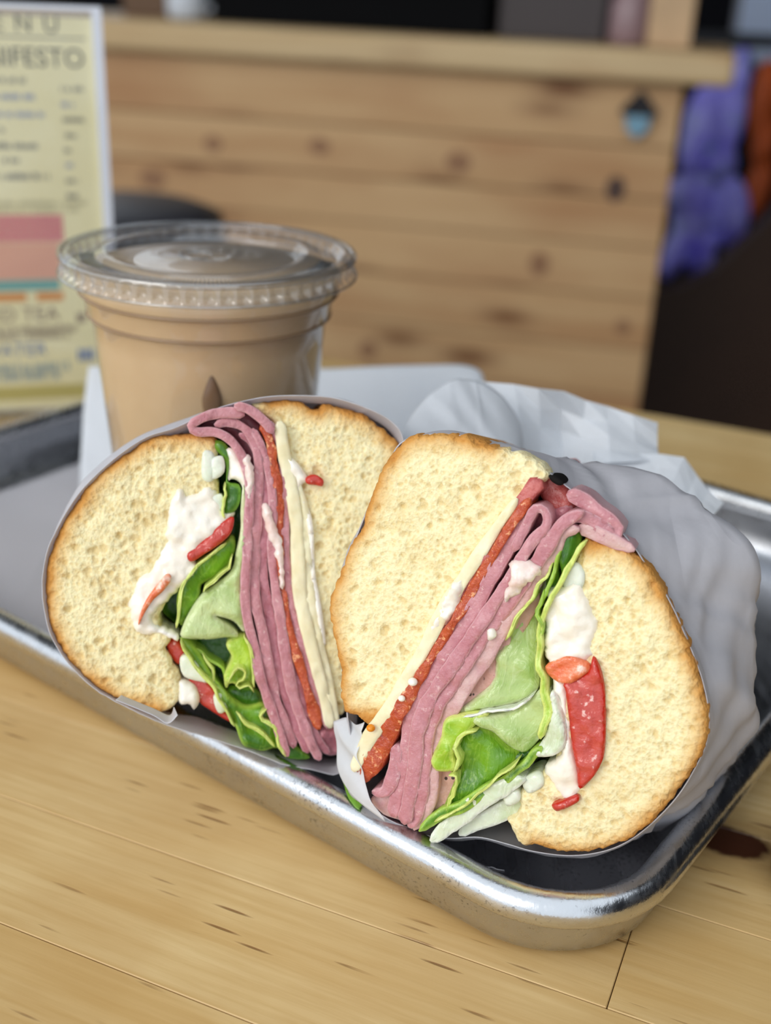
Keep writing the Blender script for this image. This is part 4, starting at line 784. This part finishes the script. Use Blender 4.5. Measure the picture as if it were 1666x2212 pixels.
for x, y, r, e in ((1330, 408, .015, 1.3), (1345, 706, .012, 1.0), (795, 755, .016, .9), (1165, 570, .016, 1.2), (990, 350, .020, .8), (330, 385, .024, .7), (690, 315, .018, .7), (460, 310, .016, .8)):
    c = cp(x, y)+cn*.0005; V = [c]+[c+cl*r*math.cos(t)+Z3*r*e*math.sin(t) for t in np.linspace(0, 2*math.pi, 21)[:-1]]; V = V+[v+cn*.001 for v in V]
    F = [(0, 1+i, 1+(i+1) % 20) for i in range(20)]+[(21, 22+(i+1) % 20, 22+i) for i in range(20)]+[(1+i, 22+i, 22+(i+1) % 20, 1+(i+1) % 20) for i in range(20)]
    fixn(mesh('wood_knot', V, F, KD if x == 1330 else KL, counter, smooth=False))
c = cp(1381, 240)
hk = tag(empty('bottle_opener', c+cn*.002), 'small dark diamond fitting with pale blue lower half fixed to the counter', 'fitting')
V = [c+cl*a*.029+Z3*b*.032+cn*o for o in (.001, .012) for a, b in ((-1, 0), (0, 1), (1, 0), (.45, -.5), (-.45, -.5))]
fixn(mesh('plate', V, [(0, 1, 2, 3, 4), (9, 8, 7, 6, 5)]+[(i, (i+1) % 5, 5+(i+1) % 5, 5+i) for i in range(5)], plain('dark_iron', (.02, .018, .02), .4, .6), hk, False))
V = [c+cl*a*.018+Z3*(b*.020-.018)+cn*o for o in (.001, .016) for a, b in ((-1, .6), (1, .6), (.9, -.4), (0, -1), (-.9, -.4))]
fixn(mesh('cap_catcher', V, [(0, 1, 2, 3, 4), (9, 8, 7, 6, 5)]+[(i, (i+1) % 5, 5+(i+1) % 5, 5+i) for i in range(5)], plain('pale_blue_enamel', srgb(120, 160, 180), .4), hk, False))

# ------------------------------------------------------------------ things on and behind the counter
zl = Pc[2]+.0465
def ontop(x, y, back):
    """point on the ledge top below pixel column x"""
    q = cp(x, y)-cn*back*-1; q = cp(x, y)-cn*(-back) if False else cp(x, y)-cn*back; q[2] = zl; return q
def cbox(name, x0, x1, back, h, dep, mat, label, cat, bev=.004):
    a, b = ontop(x0, 120, back), ontop(x1, 120, back); c = (a+b)/2; wd = np.linalg.norm(a-b)
    o = obox(name, c-cn*dep/2+Z3*h/2, (wd, dep, h), cl, cn, Z3, mat, None, bev); tag(o, label, cat); return o
po = tag(empty('timber_post', ontop(1438, 120, .12)), 'square pale timber post standing on the counter end', 'post')
a, b = ontop(1388, 120, .08), ontop(1488, 120, .08); c = (a+b)/2; wd = np.linalg.norm(a-b)
obox('post_shaft', c-cn*.045+Z3*.042, (wd, .09, .084), cl, cn, Z3, plain('pale_post_wood', srgb(206, 172, 132), .6, nz=20), po, .003); obox('post_cap', c-cn*.045+Z3*.115, (wd*.9, .08, .062), cl, cn, Z3, plain('white_paint', (.7, .72, .78), .5), po, .004)
cbox('counter_appliance', 420, 1030, .08, .30, .24, plain('black_plastic', (.003, .003, .0035), .85, spec=.1), 'long black appliance standing on the pine counter', 'appliance')
cbox('storage_crate', 1050, 1290, .1, .085, .2, plain('grey_plastic', srgb(66, 58, 58), .6), 'low dark grey crate on the counter beside the black appliance', 'crate')
cbox('cardboard_box', 200, 300, .12, .16, .15, plain('brown_cardboard', srgb(104, 78, 56), .7), 'brown cardboard box on the counter behind the menu', 'box')
cw = ontop(356, 120, .10)
wc = tag(empty('white_mug', cw), 'white mug on the counter beside the brown box', 'mug'); wm = plain('white_glaze', (.62, .66, .72), .3)
lathe('mug_body', [(0, .002), (.030, .002), (.034, .01), (.035, .09), (.0315, .09), (.030, .012), (0, .010)], cw, wm, wc, 32)
tube('mug_handle', [cw+np.array([.034+.022*math.sin(t), 0, .046+.028*math.cos(t)]) for t in np.linspace(0, math.pi, 12)], .005, wm, wc, 8)
cbk = ontop(1345, 120, .10)
jr = tag(empty('spice_jar', cbk), 'pinkish jar with brown side standing beside the timber post', 'jar')
lathe('jar_body', [(0, .001), (.030, .001), (.032, .006), (.032, .06), (.024, .075), (.022, .08), (0, .08)], cbk, plain('pinkish_glass', srgb(150, 122, 124), .3), jr, 32)
lathe('jar_lid', [(0, .081), (.025, .081), (.025, .097), (0, .097)], cbk, plain('brown_lid', srgb(84, 54, 34), .5), jr, 32)

# purple and orange bundles by the counter end
def bundle(name, blobs, Y, mat, label, cat, voxel=.009):
    bm = bmesh.new()
    for (x, y, rx, ry, tilt) in blobs:
        c = ony(x, y, Y); k = Y/FPX*1.05
        m4 = Matrix.Translation(Vector(c)) @ Matrix.Rotation(math.radians(tilt), 4, 'Y') @ Matrix.Diagonal((rx*k, .05, ry*k, 1))
        bmesh.ops.create_icosphere(bm, subdivisions=3, radius=1, matrix=m4)
    V = np.array([v.co for v in bm.verts]); F = [[v.index for v in f.verts] for f in bm.faces]; bm.free()
    V[:, 1] += .03*fbm(V[:, 0]*26, V[:, 2]*9, 3, 3)
    o = mesh(name, V, F, mat, None); r = o.modifiers.new('fuse', 'REMESH'); r.mode = 'VOXEL'; r.voxel_size = voxel; r.use_smooth_shade = True
    return tag(o, label, cat)
pu = N('purple_cloth'); pc = pu.mix(pu.ramp(pu.noise(14, 3), [(.35, 0.0), (.65, 1.0)]), srgb(136, 122, 245), srgb(186, 182, 255)); pc = pu.mix(pu.ramp(pu.noise(22, 2), [(.6, 0.0), (.7, .7)]), pc, srgb(160, 190, 214)); M['purple'] = pu.done(pc, .6)
bundle('hanging_cloth', [(1520, 290, 42, 100, 0), (1560, 255, 44, 90, 4), (1592, 170, 26, 60, 12), (1500, 330, 30, 60, -6), (1540, 350, 46, 46, 0)], 2.66, M['purple'], 'upper purple cloth bundle hanging beside the counter end', 'cloth')
bundle('hanging_cloth', [(1500, 460, 40, 80, 6), (1460, 540, 24, 66, 18), (1516, 560, 26, 62, 0), (1580, 460, 34, 76, -8), (1480, 420, 40, 40, 0)], 2.5, M['purple'], 'lower purple cloth bundle with finger-like ends below the other', 'cloth')
orm = plain('orange_cloth', srgb(196, 84, 24), .7, nz=18)
bundle('orange_cloth', [(1652, 220, 26, 80, 0), (1640, 400, 22, 70, 6), (1650, 300, 22, 60, 0)], 2.80, orm, 'orange cloth strip hanging behind the purple bundles', 'cloth')
tag(bevel(box('coat_rail', (ony(1560, 90, 2.6)[0], 2.78, ony(1560, 120, 2.7)[2]+.03), (.5, .03, .03), plain('black_rail', (.01, .01, .012), .5)), .004), 'black horizontal rail carrying the hanging cloths', 'rail')
pn = ony(1700, 40, 3.0); pnl = tag(empty('notice_board', pn), 'pale grey blue board high beyond the purple cloth', 'board')
box('board_face', (pn[0]+.02, 3.0, pn[2]), (.26, .02, .20), plain('pale_board', srgb(186, 200, 226), .6), pnl); box('board_frame', (pn[0]+.02, 3.015, pn[2]), (.28, .02, .22), plain('grey_frame', (.2, .2, .22), .5), pnl)
# dark slanted bench end
O_ = [ony(x, y, 2.32) for x, y in ((1400, 640), (1470, 622), (1540, 590), (1700, 440), (1990, 420))]; O_ += [np.array([O_[-1][0], 2.32, -.748]), np.array([O_[0][0], 2.32, -.748])]
V = np.array(O_+[p+np.array([0, .05, 0]) for p in O_]); m = len(O_)
tag(fixn(mesh('bench_end', V, [tuple(range(m)), tuple(range(2*m-1, m-1, -1))]+[(i, (i+1) % m, m+(i+1) % m, m+i) for i in range(m)], plain('near_black_wood', srgb(62, 40, 26), .6, nz=8), None, False)), 'dark brown slanted bench end beside the counter', 'bench')

# stool behind the menu
sc_ = ony(250, 462, 1.25); st = tag(empty('round_stool', (sc_[0], 1.25, -.75)), 'dark round stool with grey seat rim between the menu and counter', 'stool')
dk = plain('charcoal_vinyl', srgb(50, 50, 56), .45); gm = plain('grey_metal', (.45, .46, .5), .35, .8)
lathe('seat_cushion', [(0, .012), (.09, .010), (.112, .002), (.116, -.010), (.112, -.022), (0, -.022)], (sc_[0], 1.25, sc_[2]), dk, st, 48)
lathe('seat_rim', [(0, -.023), (.118, -.023), (.119, -.045), (0, -.045)], (sc_[0], 1.25, sc_[2]), gm, st, 48)
lathe('pedestal', [(0, -.046), (.022, -.046), (.022, -.75-sc_[2]+.02), (0, -.75-sc_[2]+.02)], (sc_[0], 1.25, sc_[2]), gm, st, 24)
lathe('stool_base', [(0, .0205), (.03, .0205), (.17, .008), (.18, .001), (0, .001)], (sc_[0], 1.25, -.75), gm, st, 40)

# small bits
hb = [onz(742, 1690, rimz+RR+.001), onz(752, 1722, rimz+RR+.0008), onz(766, 1742, rimz+RR+.0006), onz(776, 1748, rimz+RR+.0005)]
hw = [onz(754, 1686, rimz+RR+.0018), onz(762, 1716, rimz+RR+.0014), onz(782, 1734, rimz+RR+.0008), onz(779, 1742, rimz+RR+.0005)]
tag(sheet('lettuce_scrap', [hb, hw], M['leaf_dark'], None, 18, 6, .0004, 400, 3, .0003), 'tiny dark green lettuce scrap stuck on the tray rim', 'lettuce scrap')
tr = [(935, 1850), (990, 1862), (1030, 1876), (1060, 1884), (1090, 1884)]; tr2 = [(940, 1836), (990, 1850), (1030, 1866), (1062, 1874), (1090, 1880)]
sheet('paper_shred', [[onz(x, y, .012) for x, y in tr], [onz(x, y, .015) for x, y in tr2]], M['paper'], WR, 30, 6, .0006, 300, 5)
bl = onz(1884, 1930, 0); bk = plain('black_rubber', (.008, .008, .009), .5)
tag(lathe('jar_lid', [(0, .0), (.0255, .0), (.026, .002), (.026, .009), (.0245, .0105), (0, .0105)], (bl[0], bl[1], .0002), bk, None, 48), 'round black lid lying on the bare table right of the tray corner', 'lid')
